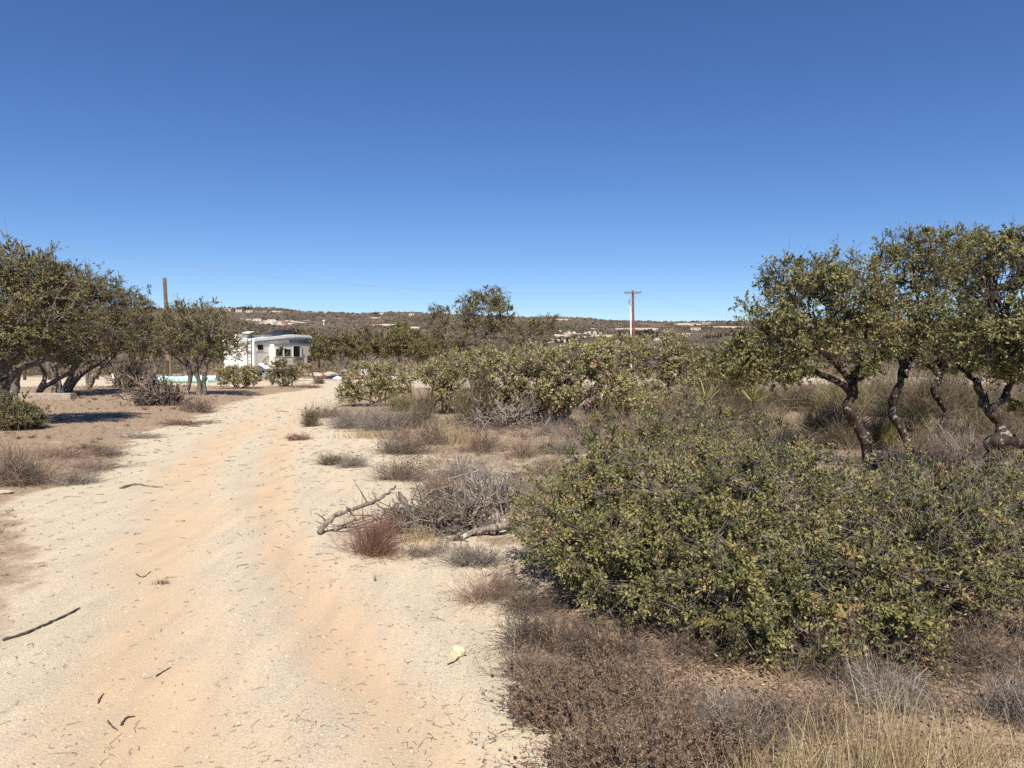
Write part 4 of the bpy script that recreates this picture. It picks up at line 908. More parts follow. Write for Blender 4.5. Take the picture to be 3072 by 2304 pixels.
# ------------------------------------------------------------------ yuccas: each blade is a part
_bl = []
def blade_mesh():
    if _bl: return _bl[0]
    geo = Geo(); K = 5
    t = np.linspace(0, 1, K); wv = np.array([.6, 1, .9, .6, .04]) * .034
    z = np.sin(t * .6) * .0; y = np.zeros(K)
    c = np.stack([t, y, -.10 * t * t], 1)
    v = []
    for k in range(K): v += [c[k] + (0, -wv[k], .25 * wv[k]), c[k] + (0, 0, -.1 * wv[k]), c[k] + (0, wv[k], .25 * wv[k])]
    f = []
    for k in range(K - 1):
        a = 3 * k; f += [(a, a + 1, a + 4, a + 3), (a + 1, a + 2, a + 5, a + 4)]
    geo.add(np.array(v), f, np.full(len(v), .55)); o = geo.build('blade', M['yucca'], smooth=False); me = o.data; bpy.data.objects.remove(o); _bl.append(me); return me
def yucca(label, px, py, Y, length, n, seed, trunk=0.0, lo=-.1, skirt=0, rot=0.0):
    g = np.random.default_rng(seed); P = V(px, py, Y); P[2] = gz(P[0], P[1])
    root = empty('yucca', P, label, 'yucca', 'yuccas among the shrubs')
    if trunk:
        geo = Geo(); geo.tube(np.array([(0, 0, -.05), (.01, 0, trunk * .5), (0, .01, trunk)]), np.array([.09, .08, .07]), 8); geo.build('trunk', M['bark_l'], root)
    me = blade_mesh()
    for k in range(n + skirt):
        o = bpy.data.objects.new('blade', me); COL.objects.link(o); o.parent = root
        el = g.uniform(lo, 1.35) if k < n else g.uniform(-1.45, -1.1); az = k * 2.399 + g.uniform(-.2, .2) + rot
        o.location = (0, 0, trunk + (.02 if k < n else -.02)); o.rotation_euler = (g.uniform(-.3, .3), -el, az)
        s = length * g.uniform(.8, 1.1); o.scale = (s, s * .75, s)
    return root
yucca('fan-shaped yellow-green yucca left of the lone crooked trunk', 812, 428, 14.0, .48, 52, 1, .10, lo=.35)
yucca('yucca with a skirt of dead hanging blades, under the flat-crowned tree', 752, 428, 14.2, .50, 46, 2, .62, lo=.2, skirt=18)
yucca('yucca half hidden behind the wide dark broom shrub', 706, 428, 15.5, .60, 46, 3, .50, lo=.3)
yucca('small yucca at the foot of the fan-shaped one, greyish blades', 792, 444, 11.6, .36, 40, 5, .03, lo=.3)
yucca('tuft of green blades under the dead twisted shrub by the pipes', 126, 389, 33.5, .6, 16, 4, .0, lo=.3)

# ------------------------------------------------------------------ fallen limbs, sticks, stones
def limb(name, label, cat, pts, r0, r1, mat, group=None, sides=8, side_twigs=0, seed=0, wob=.25):
    g = np.random.default_rng(seed); pts = np.array(pts, float); b = pts[0].copy()
    P = smooth_path(pts, len(pts) * 5); k = len(P); P[1:-1] += g.normal(size=(k - 2, 3)) * r0 * wob
    rad = np.linspace(r0, r1, k) * .8 * (1 + .2 * g.normal(size=k)); rad[-1] *= .5
    geo = Geo(); geo.tube(P, np.abs(rad), sides, cap=True, rough=.14)
    if side_twigs:
        q = g.integers(2, k - 1, side_twigs); A = P[q]; d = unit(rdir(side_twigs, g) + np.array([[0, 0, .5]])); E = A + d * g.uniform(.08, .3, side_twigs)[:, None]
        geo.tube(bez(A, (A + E) / 2 + g.normal(size=A.shape) * .03, E, 4), np.tile(np.linspace(.5, .15, 4)[None] * r1, (side_twigs, 1)), 5)
    o = geo.build(name, M[mat], shift=b); o.location = tuple(b)
    if label: tag(o, label, cat, group)
    return o
def lp(px, py, z): # point z metres above the ground, seen at px,py
    p = G(px, py, z); return p
DB = 'fallen dead limbs of the brush pile'
limb('fallen_limb', 'arched grey limb resting its left end on the track sand', 'dead branch', [lp(319, 533, .02), lp(330, 520, .12), lp(345, 511, .19), lp(362, 506, .22), lp(380, 498, .24), lp(396, 486, .26)], .034, .016, 'deadwood', DB, side_twigs=8, seed=1)
limb('fallen_limb', 'grey limb hooking down right of the red-brown shrub', 'dead branch', [lp(400, 494, .22), lp(408, 506, .18), lp(418, 520, .10), lp(426, 527, .05), lp(445, 524, .06), lp(472, 520, .12)], .035, .018, 'deadwood', DB, side_twigs=6, seed=2)
limb('fallen_limb', 'thick pale limb ending at the left side of the large green bush', 'dead branch', [lp(440, 545, .03), lp(470, 533, .08), lp(497, 528, .13), lp(510, 522, .16), lp(517, 508, .24)], .028, .045, 'deadwood', DB, side_twigs=5, seed=3)
limb('fallen_limb', 'upright forked grey limb rising inside the brush pile', 'dead branch', [lp(455, 525, .10), lp(468, 518, .16), lp(478, 508, .24), lp(481, 494, .34)], .026, .018, 'deadwood', DB, side_twigs=8, seed=4)
limb('fallen_limb', 'thin pale limb lying across the top of the brush pile', 'dead branch', [lp(422, 500, .24), lp(434, 490, .26), lp(452, 487, .26), lp(472, 492, .22), lp(492, 492, .2)], .018, .010, 'deadwood', DB, side_twigs=8, seed=5)
limb('fallen_limb', 'low limb running right from the hooked limb to the thick pale one', 'dead branch', [lp(432, 530, .06), lp(455, 540, .05), lp(480, 530, .1), lp(492, 524, .12)], .022, .012, 'deadwood', DB, side_twigs=6, seed=6)
limb('fallen_limb', 'short dark limb lying behind the arched one', 'dead branch', [lp(335, 530, .02), lp(352, 521, .04), lp(372, 515, .06)], .016, .012, 'deadwood', DB, side_twigs=4, seed=7)
limb('fallen_limb', 'bare grey branch standing up below the forked manzanita limb', 'dead branch', [lp(532, 440, .03), lp(545, 426, .15), lp(553, 412, .4), lp(560, 402, .6)], .03, .02, 'deadwood', 'bare branches by the manzanitas', side_twigs=6, seed=8)
limb('fallen_limb', 'bare grey branch lying under the sprawling manzanita', 'dead branch', [lp(598, 434, .05), lp(625, 432, .1), lp(655, 428, .16), lp(690, 432, .12)], .026, .014, 'deadwood', 'bare branches by the manzanitas', side_twigs=6, seed=9)
limb('fallen_limb', 'thin grey limb reaching right out of the brush pile toward the green bush', 'dead branch', [lp(470, 512, .18), lp(492, 505, .22), lp(512, 500, .2), lp(528, 492, .24)], .016, .008, 'deadwood', DB, side_twigs=10, seed=21)
limb('fallen_limb', 'thin grey limb sticking up at the back of the brush pile', 'dead branch', [lp(448, 512, .1), lp(452, 498, .25), lp(450, 484, .4), lp(446, 474, .48)], .014, .006, 'deadwood', DB, side_twigs=10, seed=22)
limb('fallen_limb', 'low grey limb crossing under the hooked limb', 'dead branch', [lp(410, 528, .04), lp(432, 520, .08), lp(458, 510, .13), lp(478, 500, .18)], .018, .010, 'deadwood', DB, side_twigs=10, seed=23)
ST = 'sticks lying on the track'
def stick(label, pts, r, seed=0, mat='twigbark'):
    return limb('stick', label, 'stick', [G(a, b, gz(*G(a, b)[:2]) + r * .8) for a, b in pts], r, r * .5, mat, ST, sides=6, seed=seed, wob=.15)
stick('long dark bent stick at the lower left of the track', [(3, 640), (28, 632), (50, 622), (68, 614), (80, 607)], .011, 1)
stick('pale brown stick lying across the track below the left dry shrub', [(120, 488), (136, 484), (150, 486), (163, 487)], .016, 2, 'deadwood')
stick('short curved stick at the bottom of the track', [(121, 725), (126, 718), (135, 716)], .007, 3)
stick('short straight stick below the curved one', [(108, 721), (112, 726), (118, 730)], .006, 4)
stick('stick lying toward the right at mid track', [(156, 676), (164, 671), (171, 667)], .006, 5)
stick('small pointed stick left of the curved one', [(98, 703), (101, 697), (104, 693)], .005, 6)
stick('stick on the far bend of the track near the left bank', [(188, 426), (195, 426), (201, 426.5)], .016, 7)
stick('thin stick on the far bend close to the right edge', [(276, 411), (282, 411), (289, 412)], .014, 8)
stick('short stick beside the dry tuft in the track', [(136, 574), (143, 577), (151, 571)], .006, 9)
stick('forked-looking twig under the yellow stone', [(448, 664), (455, 661), (461, 656), (467, 655)], .007, 10)
stick('thin twig right of mid track', [(487, 576), (494, 573), (501, 575)], .004, 11)
def stone(name, label, px, py, rx, ry, rz, mat, seed, group=None, cat='stone', Y=None):
    g = np.random.default_rng(seed); P = G(px, py) if Y is None else V(px, py, Y)
    if Y is None: P[2] = gz(P[0], P[1])
    n1, n2 = 10, 7; v = []; f = []
    for a in range(n2 + 1):
        for b in range(n1):
            t = a / n2 * pi; p = b / n1 * 2 * pi; v.append((sin(t) * cos(p), sin(t) * sin(p), cos(t)))
    v = np.array(v); nr = rdir(7, g); cut = g.uniform(.55, .85, 7)
    for k in range(7):
        dd = v @ nr[k] - cut[k]; v = v - np.maximum(dd, 0)[:, None] * nr[k] * .9
    for a in range(n2):
        for b in range(n1):
            f.append((a * n1 + b, (a + 1) * n1 + b, (a + 1) * n1 + (b + 1) % n1, a * n1 + (b + 1) % n1))
    geo = Geo(); geo.add(v * np.array([rx, ry, rz]), f, None); o = geo.build(name, M[mat], smooth=False)
    o.location = (P[0], P[1], P[2] + rz * .45); o.rotation_euler = (0, 0, g.uniform(0, 6)); tag(o, label, cat, group); return o
stone('stone', 'pale yellow stone on the sand beside the shaded bush foot', 457, 656, .055, .045, .038, 'quartz', 1)
stone('stone', 'white stone under the fallen limbs, left of the grey small-leaved shrub', 461, 545, .07, .05, .04, 'rock', 2)
stone('stone', 'small dark pebble on the pale right rut', 336, 564, .016, .013, .010, 'deadwood', 3)
stone('stone', 'grey flat pebble left of the yellow stone', 407, 659, .022, .014, .010, 'rock', 4)
stone('stone', 'pale boulder on sand behind the lone crooked trunk', 838, 449, .32, .22, .13, 'rock', 5)
stone('stone', 'white scrap of stone at the far left edge of the track', 2, 495, .12, .07, .03, 'rock', 6)

# ------------------------------------------------------------------ the yard: trailer, poles, pipes, fence, clutter
M['rv_side'] = plain('trailer_beige_grey', (0.62, 0.585, 0.53), 0.35, noise=0.05, scale=2)
M['rv_white'] = plain('trailer_white', (0.80, 0.78, 0.73), 0.35, noise=0.04, scale=2)
M['rv_cream'] = plain('trailer_cream', (0.74, 0.70, 0.60), 0.4, noise=0.04, scale=2)
M['rv_dark'] = plain('trailer_dark_grey', (0.11, 0.11, 0.115), 0.4)
M['rv_mid'] = plain('trailer_mid_grey', (0.20, 0.20, 0.205), 0.4)
M['glass'] = plain('dark_window_glass', (0.012, 0.013, 0.015), 0.06, spec=0.6)
M['blackm'] = plain('black_metal', (0.018, 0.018, 0.02), 0.5)
M['cable'] = plain('weathered_cable', (0.30, 0.31, 0.33), 0.5)
M['farwhite'] = plain('far_pale_wall', (0.55, 0.50, 0.43), 0.8)
M['rubber'] = plain('tyre_rubber', (0.02, 0.02, 0.02), 0.85)
M['steel'] = plain('grey_steel', (0.35, 0.35, 0.36), 0.45, metal=0.6)
M['solar'] = plain('solar_cell_blue', (0.03, 0.06, 0.16), 0.18)
M['pvc'] = plain('pale_green_pvc', (0.42, 0.68, 0.61), 0.45, noise=0.10, scale=1.6)
M['polewood'] = bark('pole_wood', (0.085, 0.066, 0.040), (0.22, 0.17, 0.11), None, 6)
M['polered'] = bark('red_pole_wood', (0.13, 0.050, 0.032), (0.27, 0.115, 0.075), None, 6)
M['whitepvc'] = plain('white_conduit', (0.78, 0.77, 0.74), 0.5)
M['fencewood'] = plain('dark_fence_wood', (0.060, 0.040, 0.030), 0.85, noise=0.35, scale=9)
M['concrete'] = plain('concrete', (0.30, 0.245, 0.185), 0.9, noise=0.18, scale=6, bump=0.3)
M['rust'] = plain('rusty_wire', (0.30, 0.18, 0.10), 0.8)
M['yellow'] = plain('yellow_paint', (0.62, 0.47, 0.06), 0.55)
M['orange'] = plain('orange_paint', (0.60, 0.22, 0.06), 0.6)
M['whitep'] = plain('white_paint', (0.78, 0.77, 0.74), 0.5)
M['navy'] = plain('navy_fabric', (0.02, 0.024, 0.04), 0.85)
M['oldboard'] = plain('old_board', (0.20, 0.13, 0.085), 0.85, noise=0.4, scale=10)
M['teal'] = plain('teal_paint', (0.26, 0.34, 0.33), 0.6)
M['redwall'] = plain('pink_red_wall', (0.33, 0.17, 0.14), 0.8)
M['tanwall'] = plain('tan_wall', (0.52, 0.44, 0.34), 0.8)
M['roofgrey'] = plain('grey_roof', (0.30, 0.27, 0.25), 0.8)
M['stake'] = plain('orange_stake_wood', (0.36, 0.17, 0.07), 0.7, noise=0.3, scale=20)

def part(name, geo, mat, parent, loc=None, rot=None, smooth=False, kind=None):
    o = geo.build(name, M[mat] if isinstance(mat, str) else [M[q] for q in mat], parent, smooth=smooth, kind=kind)
    if loc is not None: o.location = tuple(loc)
    if rot is not None: o.rotation_euler = tuple(rot)
    return o
def bx(*a): return Geo().box(*a)
def prism(prof, y0, y1, axis='y'):
    """profile in (x, z) pushed from y0 to y1; returns geo with sides and end caps"""
    n = len(prof); v = [(x, y0, z) for x, z in prof] + [(x, y1, z) for x, z in prof]; g = Geo()
    g.add(v, [(i, (i + 1) % n, n + (i + 1) % n, n + i) for i in range(n)])
    g.f.append(np.array([list(range(n))[::-1]])); g.m.append(0); g.f.append(np.array([list(range(n, 2 * n))])); g.m.append(0)
    return g
def rod(p, r, sides=8): 
    p = np.array(p, float); g = Geo(); g.tube(p, np.full(len(p), r), sides, cap=True); return g

def trailer():
    c = np.array([-18.5, 51.0]); z0 = gz(c[0], c[1])
    root = empty('travel_trailer', (c[0], c[1], z0), 'white and grey fifth-wheel trailer with a ladder on its rear, parked in the yard', 'trailer', rz=R(75))
    # local: x along the visible side to the front, y across to the left, z up
    W = 2.55
    prof = [(0, .50), (7.0, .60), (7.08, 1.58), (8.0, 1.64), (8.22, 1.95), (8.22, 2.45), (7.95, 2.95), (7.4, 3.16), (5.6, 3.16), (4.2, 3.06), (0.15, 2.74), (0, 2.66)]
    part('body', prism(prof, 0, W), 'rv_side', root)
    part('rear_panel', bx(-.03, -.004, .03, W - .03, .52, 2.66), 'rv_white', root)
    roof = [(-.03, 2.60), (.15, 2.66), (4.2, 2.98), (5.6, 3.08), (7.4, 3.08), (7.75, 3.00), (7.78, 3.14), (7.42, 3.26), (5.6, 3.27), (4.2, 3.17), (.15, 2.85), (-.03, 2.80)]
    part('roof', prism(roof, -.05, W + .05), 'rv_white', root)
    trim = [(0.0, 2.50), (4.3, 2.86), (7.7, 2.94), (7.7, 2.98), (4.3, 2.90), (0.0, 2.54)]
    part('awning_rail', prism(trim, -.10, -.004), 'rv_mid', root)
    part('front_cap', prism([(7.72, 1.75), (8.24, 1.93), (8.25, 2.45), (7.98, 2.98), (7.72, 3.08)], -.012, W + .012), 'rv_white', root)
    part('dark_front_panel', prism([(4.5, 2.42), (7.70, 2.44), (7.70, 2.92), (4.5, 2.84)], -.014, -.003), 'rv_mid', root)
    part('skirt', prism([(.06, .50), (1.86, .50), (1.86, .82), (.06, .86)], -.012, -.003), 'rv_mid', root)
    # slide-outs
    s1 = part('slide_out', bx(1.86, 3.16, -.42, -.002, .85, 2.46), 'rv_cream', root)
    s2 = part('slide_out', bx(3.18, 5.94, -.22, -.002, .90, 2.50), 'rv_side', root)
    part('slide_trim', bx(1.80, 3.22, -.45, -.424, 2.40, 2.50), 'rv_mid', s1)
    part('slide_trim', bx(3.14, 5.98, -.26, -.224, 2.44, 2.56), 'rv_mid', s2)
    part('front_side_panel', bx(6.02, 6.30, -.05, -.003, .75, 2.42), 'rv_white', root)
    def window(x0, x1, z0, z1, y, par):
        f = part('window', bx(x0 - .05, x1 + .05, y - .025, y - .002, z0 - .05, z1 + .05), 'rv_white', par)
        part('pane', bx(x0, x1, y - .035, y - .028, z0, z1), 'glass', f)
    window(.36, 1.04, 2.02, 2.40, 0, root); window(2.02, 2.86, 1.58, 2.10, -.42, s1); window(3.38, 4.26, 1.58, 2.10, -.22, s2)
    window(4.66, 5.56, 1.52, 2.36, -.22, s2); window(6.06, 6.22, 1.55, 2.30, -.05, root)
    part('awning_shadow_block', prism([(4.60, 1.22), (5.62, 1.22), (5.62, 1.48), (4.60, 1.48)], -.50, -.226), 'rv_dark', s2)  # dark block in place of the shadow cast below the window
    part('cargo_hatch', bx(.28, 1.62, -.016, -.003, .98, 1.78), 'rv_side', root)
    part('hatch_frame', Geo().box(.24, 1.66, -.012, -.003, 1.80, 1.84).box(.24, .27, -.012, -.003, .95, 1.80).box(1.63, 1.66, -.012, -.003, .95, 1.80), 'rv_mid', root)
    for k, (r0, mt) in enumerate(((1.15, 'rv_mid'), (.95, 'rv_white'), (1.02, 'rv_dark'))):
        a = np.linspace(pi * .52, pi * .98, 12); r0_ = r0
        o = [(1.86 + r0 * cos(t) * .95, .62 + r0 * sin(t) * .85) for t in a]; i_ = [(1.86 + (r0 - .06) * cos(t) * .95, .62 + (r0 - .06) * sin(t) * .85) for t in a[::-1]]
        part('swirl_stripe', prism(o + i_, -.022 - .003 * k, -.014), mt, root)
    a = np.linspace(0, 1, 10); o = [(3.2 + 2.7 * t, 1.46 + .12 * sin(t * pi) - .18 * t) for t in a]; part('swirl_stripe', prism(o + [(x, z - .05) for x, z in o[::-1]], -.232, -.223), 'rv_dark', root)
    o = [(.15 + 1.6 * t, 2.46 - .35 * t * t) for t in a]; part('swirl_stripe', prism(o + [(x, z - .06) for x, z in o[::-1]], -.014, -.004), 'rv_white', root)
    # ladder on the rear
    l = empty('ladder', (0, 0, 0)); l.parent = root
    for y in (.14, .46): part('rail', rod([(-.03, y, .55), (-.14, y, .62), (-.14, y, 2.78), (.25, y, 3.02)], .022), 'blackm', l)
    for k in range(9): part('rung', rod([(-.14, .14, .70 + k * .24), (-.14, .46, .70 + k * .24)], .016), 'blackm', l)
    part('tail_light', bx(-.035, -.004, .12, .42, .88, .98), 'redwall', root)
    part('rear_hatch', bx(-.04, -.004, 2.00, 2.44, .52, .80), 'blackm', root)
    part('rear_bumper', bx(-.16, -.03, .1, W - .1, .42, .52), 'rv_dark', root)
    for x in (4.05, 5.0):
        for y in (.0, W - .26):
            w = empty('wheel', (x, y + .13, .37)); w.parent = root
            part('tyre', rod([(0, -.13, 0), (0, .13, 0)], .37, 20), 'rubber', w, smooth=False); part('rim', rod([(0, -.135, 0), (0, .135, 0)], .2, 14), 'steel', w)
    part('wheel_arch', prism([(3.5 + 2.05 * t, .62 + .34 * sin(pi * t)) for t in a] + [(5.45, .56), (3.6, .56)], -.03, -.003), 'rv_mid', root)
    for y in (.25, W - .25): part('landing_leg', rod([(6.0, y, 0.02), (6.0, y, .6)], .06), 'steel', root)
    part('air_conditioner', prism([(4.6, 3.18), (6.3, 3.27), (6.15, 3.58), (5.8, 3.64), (4.95, 3.58), (4.7, 3.45)], .7, 1.6), 'blackm', root)
    part('solar_panel', prism([(2.4, 3.06), (4.3, 3.21), (4.3, 3.25), (2.4, 3.10)], .3, 1.3), 'solar', root)
    part('roof_box', bx(.7, 1.7, .6, 1.4, 2.84, 3.14), 'rv_mid', root)
    part('roof_vent', bx(.55, .95, 1.55, 2.05, 2.84, 3.16), 'rv_white', root)
    d = part('satellite_dish', prism([(-.05, 3.20), (.55, 3.32), (.55, 3.36), (-.05, 3.26)], .35, .95), 'rv_white', root)
    part('dish_mast', rod([(.3, .65, 2.8), (.3, .65, 3.27)], .03), 'steel', root)
trailer()

def Pz(px, py): p = G(px, py); p[2] = gz(p[0], p[1]); return p
def yard_loc(px, Y): p = V(px, 380, Y); p[2] = gz(p[0], p[1]); return p

def pipe(label, px0, px1, Y0, Y1, seed):
    a = yard_loc(px0, Y0); b = yard_loc(px1, Y1); r = .20; a[2] += r; b[2] += r; L = np.linalg.norm(b - a); d = (b - a) / L
    root = empty('pvc_pipe', a, label, 'pipe', 'pale green pipes lying in the yard'); ang = math.atan2(d[1], d[0])
    def hollow(x0, x1, ro, ri):
        n = 24; t = np.arange(n) / n * 2 * pi; g = Geo(); v = []
        for x, q in ((x0, ro), (x1, ro), (x1, ri), (x0, ri)): v += [(x, q * cos(k), q * sin(k)) for k in t]
        f = []
        for s_ in range(4):
            for k in range(n): f.append((s_ * n + k, s_ * n + (k + 1) % n, ((s_ + 1) % 4) * n + (k + 1) % n, ((s_ + 1) % 4) * n + k))
        g.add(v, f); return g
    root.rotation_euler = (0, math.asin(-d[2]), ang)
    part('barrel', hollow(0, L - .25, r - .012, r - .03), 'pvc', root, smooth=False); part('socket', hollow(L - .30, L, r + .008, r - .028), 'pvc', root)
    part('seam_ring', hollow(L * .33, L * .33 + .03, r - .004, r - .02), 'pvc', root)
pipe('front pale green plastic pipe, its end just right of the oak trunks', 149, 206, 42.5, 41.5, 1)
pipe('rear pale green plastic pipe, open end reaching farthest right', 160, 219, 43.6, 43.2, 2)

def timber_pole():
    b = yard_loc(170, 60.5); top = V(164.5, 278, 60.5)
    root = empty('pole_stump', b, 'leaning bare wooden pole without crossarms, rising above the left oaks', 'utility pole')
    P = np.array([(0, 0, -.1), (top - b) * .5, top - b]); g = Geo(); g.tube(P, np.array([.19, .165, .145]), 12, cap=True); part('shaft', g, 'polewood', root, smooth=False)
    g = Geo(); g.tube(np.array([(0.0, -.02, .0), (top - b) * .22]), np.array([.22, .21]), 12); part('base_sleeve', g, 'oldboard', root)
timber_pole()
POLE = V(632.3, 366.7, 100.0); POLE[2] = gz(POLE[0], POLE[1])
def power_pole():
    b = POLE; H = V(632.3, 290.5, 100)[2] - b[2]
    root = empty('power_pole', b, 'tall reddish power pole with a crossarm above the pale shrubs', 'utility pole', rz=R(-12))
    g = Geo(); g.tube(np.array([(.25, 0, -.2), (.12, 0, H * .5), (0, 0, H)]), np.array([.20, .18, .15]), 12, cap=True); part('shaft', g, 'polered', root)
    g = Geo(); g.tube(np.array([(-.13, -.1, 0.0), (-.21, -.1, H * .40), (-.27, -.1, H * .72)]) + 0, np.array([.10, .10, .09]), 8, cap=True); part('conduit', g, 'whitepvc', root)
    ca = part('crossarm', bx(-1.15, 1.15, -.24, -.16, H - .42, H - .28), 'polewood', root, rot=(0, R(-4), 0)); ca.location = (-.02, 0, 0); ca.rotation_euler = (0, 0, 0)
    for x in (-1.05, -.55, .55, 1.05):
        i = part('insulator', Geo(), 'rv_mid', root) if False else None
        g = Geo(); g.tube(np.array([(x, -.2, H - .30), (x, -.2, H - .20), (x, -.2, H - .12), (x, -.2, H - .05)]), np.array([.03, .075, .05, .07]), 10, cap=True); part('insulator', g, 'rv_mid', root)
    part('brace', rod([(.75, -.2, H - .40), (.05, -.16, H - 1.2)], .02, 5), 'steel', root); part('brace', rod([(-.75, -.2, H - .40), (-.05, -.16, H - 1.2)], .02, 5), 'steel', root)
    for k in range(2): part('fuse_cutout', rod([(-.45 - .12 * k, -.2, H - 1.9), (-.35 - .12 * k, -.2, H - 1.2)], .05, 6), 'rv_mid', root)
    part('cable_head', rod([(-.30, -.12, H * .72), (-.33, -.12, H * .80), (-.42, -.16, H - 1.9)], .05, 6), 'whitepvc', root)
    part('bracket', bx(-.5, 0, -.2, -.12, H - 2.05, H - 1.95), 'steel', root)
power_pole()
p = V(627.8, 366, 101); p[2] = gz(p[0], p[1])
o = tag(part('service_post', rod([p * 0, np.array([0, 0, 5.9])], .10, 8), 'polewood', None, loc=p), 'short brown post standing just left of the power pole', 'post')
def wire(label, A, B, sag, r, grp):
    t = np.linspace(0, 1, 40)[:, None]; P = A * (1 - t) + B * t; P[:, 2] -= sag * 4 * (t * (1 - t))[:, 0]
    g = Geo(); g.tube(P, np.full(40, r), 4); o = g.build('power_line', M['cable'], smooth=False, shift=A); o.location = tuple(A); tag(o, label, 'power line', grp)
for k, (dx, dy, nm) in enumerate(((-1.0, .2, 'upper of two thin wires running left from the power pole'), (1.0, -.2, 'lower of two thin wires running left from the power pole'))):
    A = np.array([POLE[0] + dx, POLE[1] + dy, V(632, 291.2, 100)[2]])
    wire(nm, A, V(-60, 226 + 3 * k, 62 - 3 * k), 2.1, .007, 'wires on the power pole')
for k, (dx, nm) in enumerate(((-.6, 'lower of two wires running right from the power pole behind the trees'), (.9, 'upper of two wires running right from the power pole behind the trees'))):
    wire(nm, np.array([POLE[0] + dx, POLE[1], V(632, 291.5, 100)[2]]), V(805, 324 - 2.5 * k, 190), 1.6, .009, 'wires on the power pole')

def fence():
    a = yard_loc(-25, 47.0); b = yard_loc(168, 49.0); n = 8
    root = empty('rail_fence', a, 'dark brown wooden rail fence behind the left oaks', 'fence'); d = (b - a) / n; ang = math.atan2(d[1], d[0]); L = np.linalg.norm(d); root.rotation_euler = (0, 0, ang)
    for k in range(n + 1): part('post', bx(-.07, .07, -.07, .07, -.1, 1.32), 'fencewood', root, loc=(k * L, 0, 0))
    for k in range(n):
        for z in (.35, .78, 1.18): part('rail', bx(.07, L - .07, -.03, .03, z, z + .14), 'fencewood', root, loc=(k * L, 0, 0))
fence()
o = part('concrete_curb', prism([(0, -.02), (0, .20), (.03, .22), (.30, .22), (.33, .20), (.33, -.02)], 0, 1.9), 'concrete', None); p = Pz(70.5, 402.5); o.location = (p[0], p[1], p[2]); o.rotation_euler = (0, 0, R(86)); tag(o, 'low tan concrete edging block lying under the left oaks', 'concrete edging')
o = part('white_board', bx(-.14, .14, -.02, .02, 0, .5), 'whitep', None, rot=(R(-12), R(-10), R(10))); o.location = tuple(yard_loc(115, 45.5)); tag(o, 'small white board leaning by the rail fence', 'board')

# clutter beside the trailer
YC = 'clutter beside the trailer'
def table():
    p = yard_loc(277, 49.5); r = empty('folding_table', p, 'white folding table in front of the trailer slide-outs', 'table', YC, rz=R(20))
    part('tabletop', bx(-.9, .9, -.35, .35, .70, .75), 'whitep', r)
    for x in (-.8, .8):
        for y in (-.3, .3): part('leg', rod([(x, y, 0), (x, y, .7)], .02, 6), 'steel', r)
table()
def umbrella_tray():
    p = yard_loc(264.5, 49.0); r = empty('grill_stand', p, 'white tilted tray on a thin stand near the trailer corner', 'stand', YC)
    part('tray', prism([(-.35, 1.02), (.15, .72), (.40, .74), (-.20, 1.10)], -.25, .25), 'whitep', r); part('post', rod([(.1, 0, 0), (.12, 0, .75)], .03, 6), 'whitep', r); part('foot', bx(-.2, .4, -.2, .2, 0, .04), 'steel', r)
umbrella_tray()
o = part('plank', bx(-.95, .95, -.07, .07, 0, .07), 'yellow', None, rot=(0, 0, R(8))); o.location = tuple(yard_loc(262, 46.5)); tag(o, 'yellow plank on the ground at the trailer corner', 'plank', YC)
o = part('plank', bx(-.6, .6, -.06, .06, 0, .06), 'orange', None, rot=(0, 0, R(12))); o.location = tuple(yard_loc(257, 46.1)); tag(o, 'orange plank beside the yellow one', 'plank', YC)
o = part('storage_tote', prism([(-.35, 0), (.35, 0), (.4, .42), (-.4, .42)], -.25, .25), 'teal', None); o.location = tuple(yard_loc(269.5, 48.6)); tag(o, 'teal storage tub under the white folding table', 'tub', YC)
def sawhorse():
    p = yard_loc(304, 45.0); r = empty('sawhorse', p, 'dark wooden A-shaped sawhorse at the edge of the yard', 'sawhorse', YC, rz=R(15))
    part('beam', bx(-.55, .45, -.05, .05, 1.0, 1.14), 'oldboard', r)
    for x in (-.40, .30):
        for s_ in (-1, 1): part('leg', rod([(x * 1.5 + (.25 if x > 0 else 0), s_ * .35, 0), (x, 0, 1.02)], .045, 5), 'fencewood', r)
    part('panel', bx(-.35, .15, -.09, -.06, .55, 1.0), 'oldboard', r)
sawhorse()
def mesh_panel():
    p = yard_loc(319.5, 45.0); r = empty('wire_mesh_panel', p, 'rusty wire mesh panel leaning up in front of the scrap', 'mesh panel', YC, rz=R(4)); r.rotation_euler = (R(-38), 0, R(4)); r.scale = (.42, .42, .6)
    for k in range(9): part('upright_wire', rod([(-.95 + k * .235, 0, 0), (-.95 + k * .235, 0, 1.05)], .012, 4), 'rust', r)
    for k in range(6): part('cross_wire', rod([(-.97, .01, .04 + k * .2), (.95, .01, .04 + k * .2)], .012, 4), 'rust', r)
mesh_panel()
def board(label, px, Y, sx, sy, sz, mat, rot, cat='board', name='scrap_board'):
    o = part(name, bx(-sx, sx, -sy, sy, 0, sz), mat, None, rot=tuple(R(q) for q in rot)); p = yard_loc(px, Y); p[2] += .03; o.location = tuple(p); tag(o, label, cat, YC)
board('long dark beam lying left of the white slab', 332, 48.0, 1.0, .12, .22, 'blackm', (0, -4, 8), 'beam', 'beam')
board('white tilted slab in the scrap pile', 339.5, 46.2, .34, .3, .07, 'whitep', (14, 22, -12), 'slab', 'slab')
board('grey plank under the white slab', 337, 46.0, .9, .12, .05, 'steel', (0, 3, 14))
board('brown board on top of the scrap pile', 352, 48.2, 1.1, .22, .10, 'redwall', (0, -8, -10))
board('dark brown board at the right end of the scrap pile', 360, 48.6, 1.0, .25, .25, 'oldboard', (0, 5, 5))
board('old board leaning behind the wire mesh panel', 309, 50.0, 1.1, .15, .12, 'oldboard', (0, 4, 12))
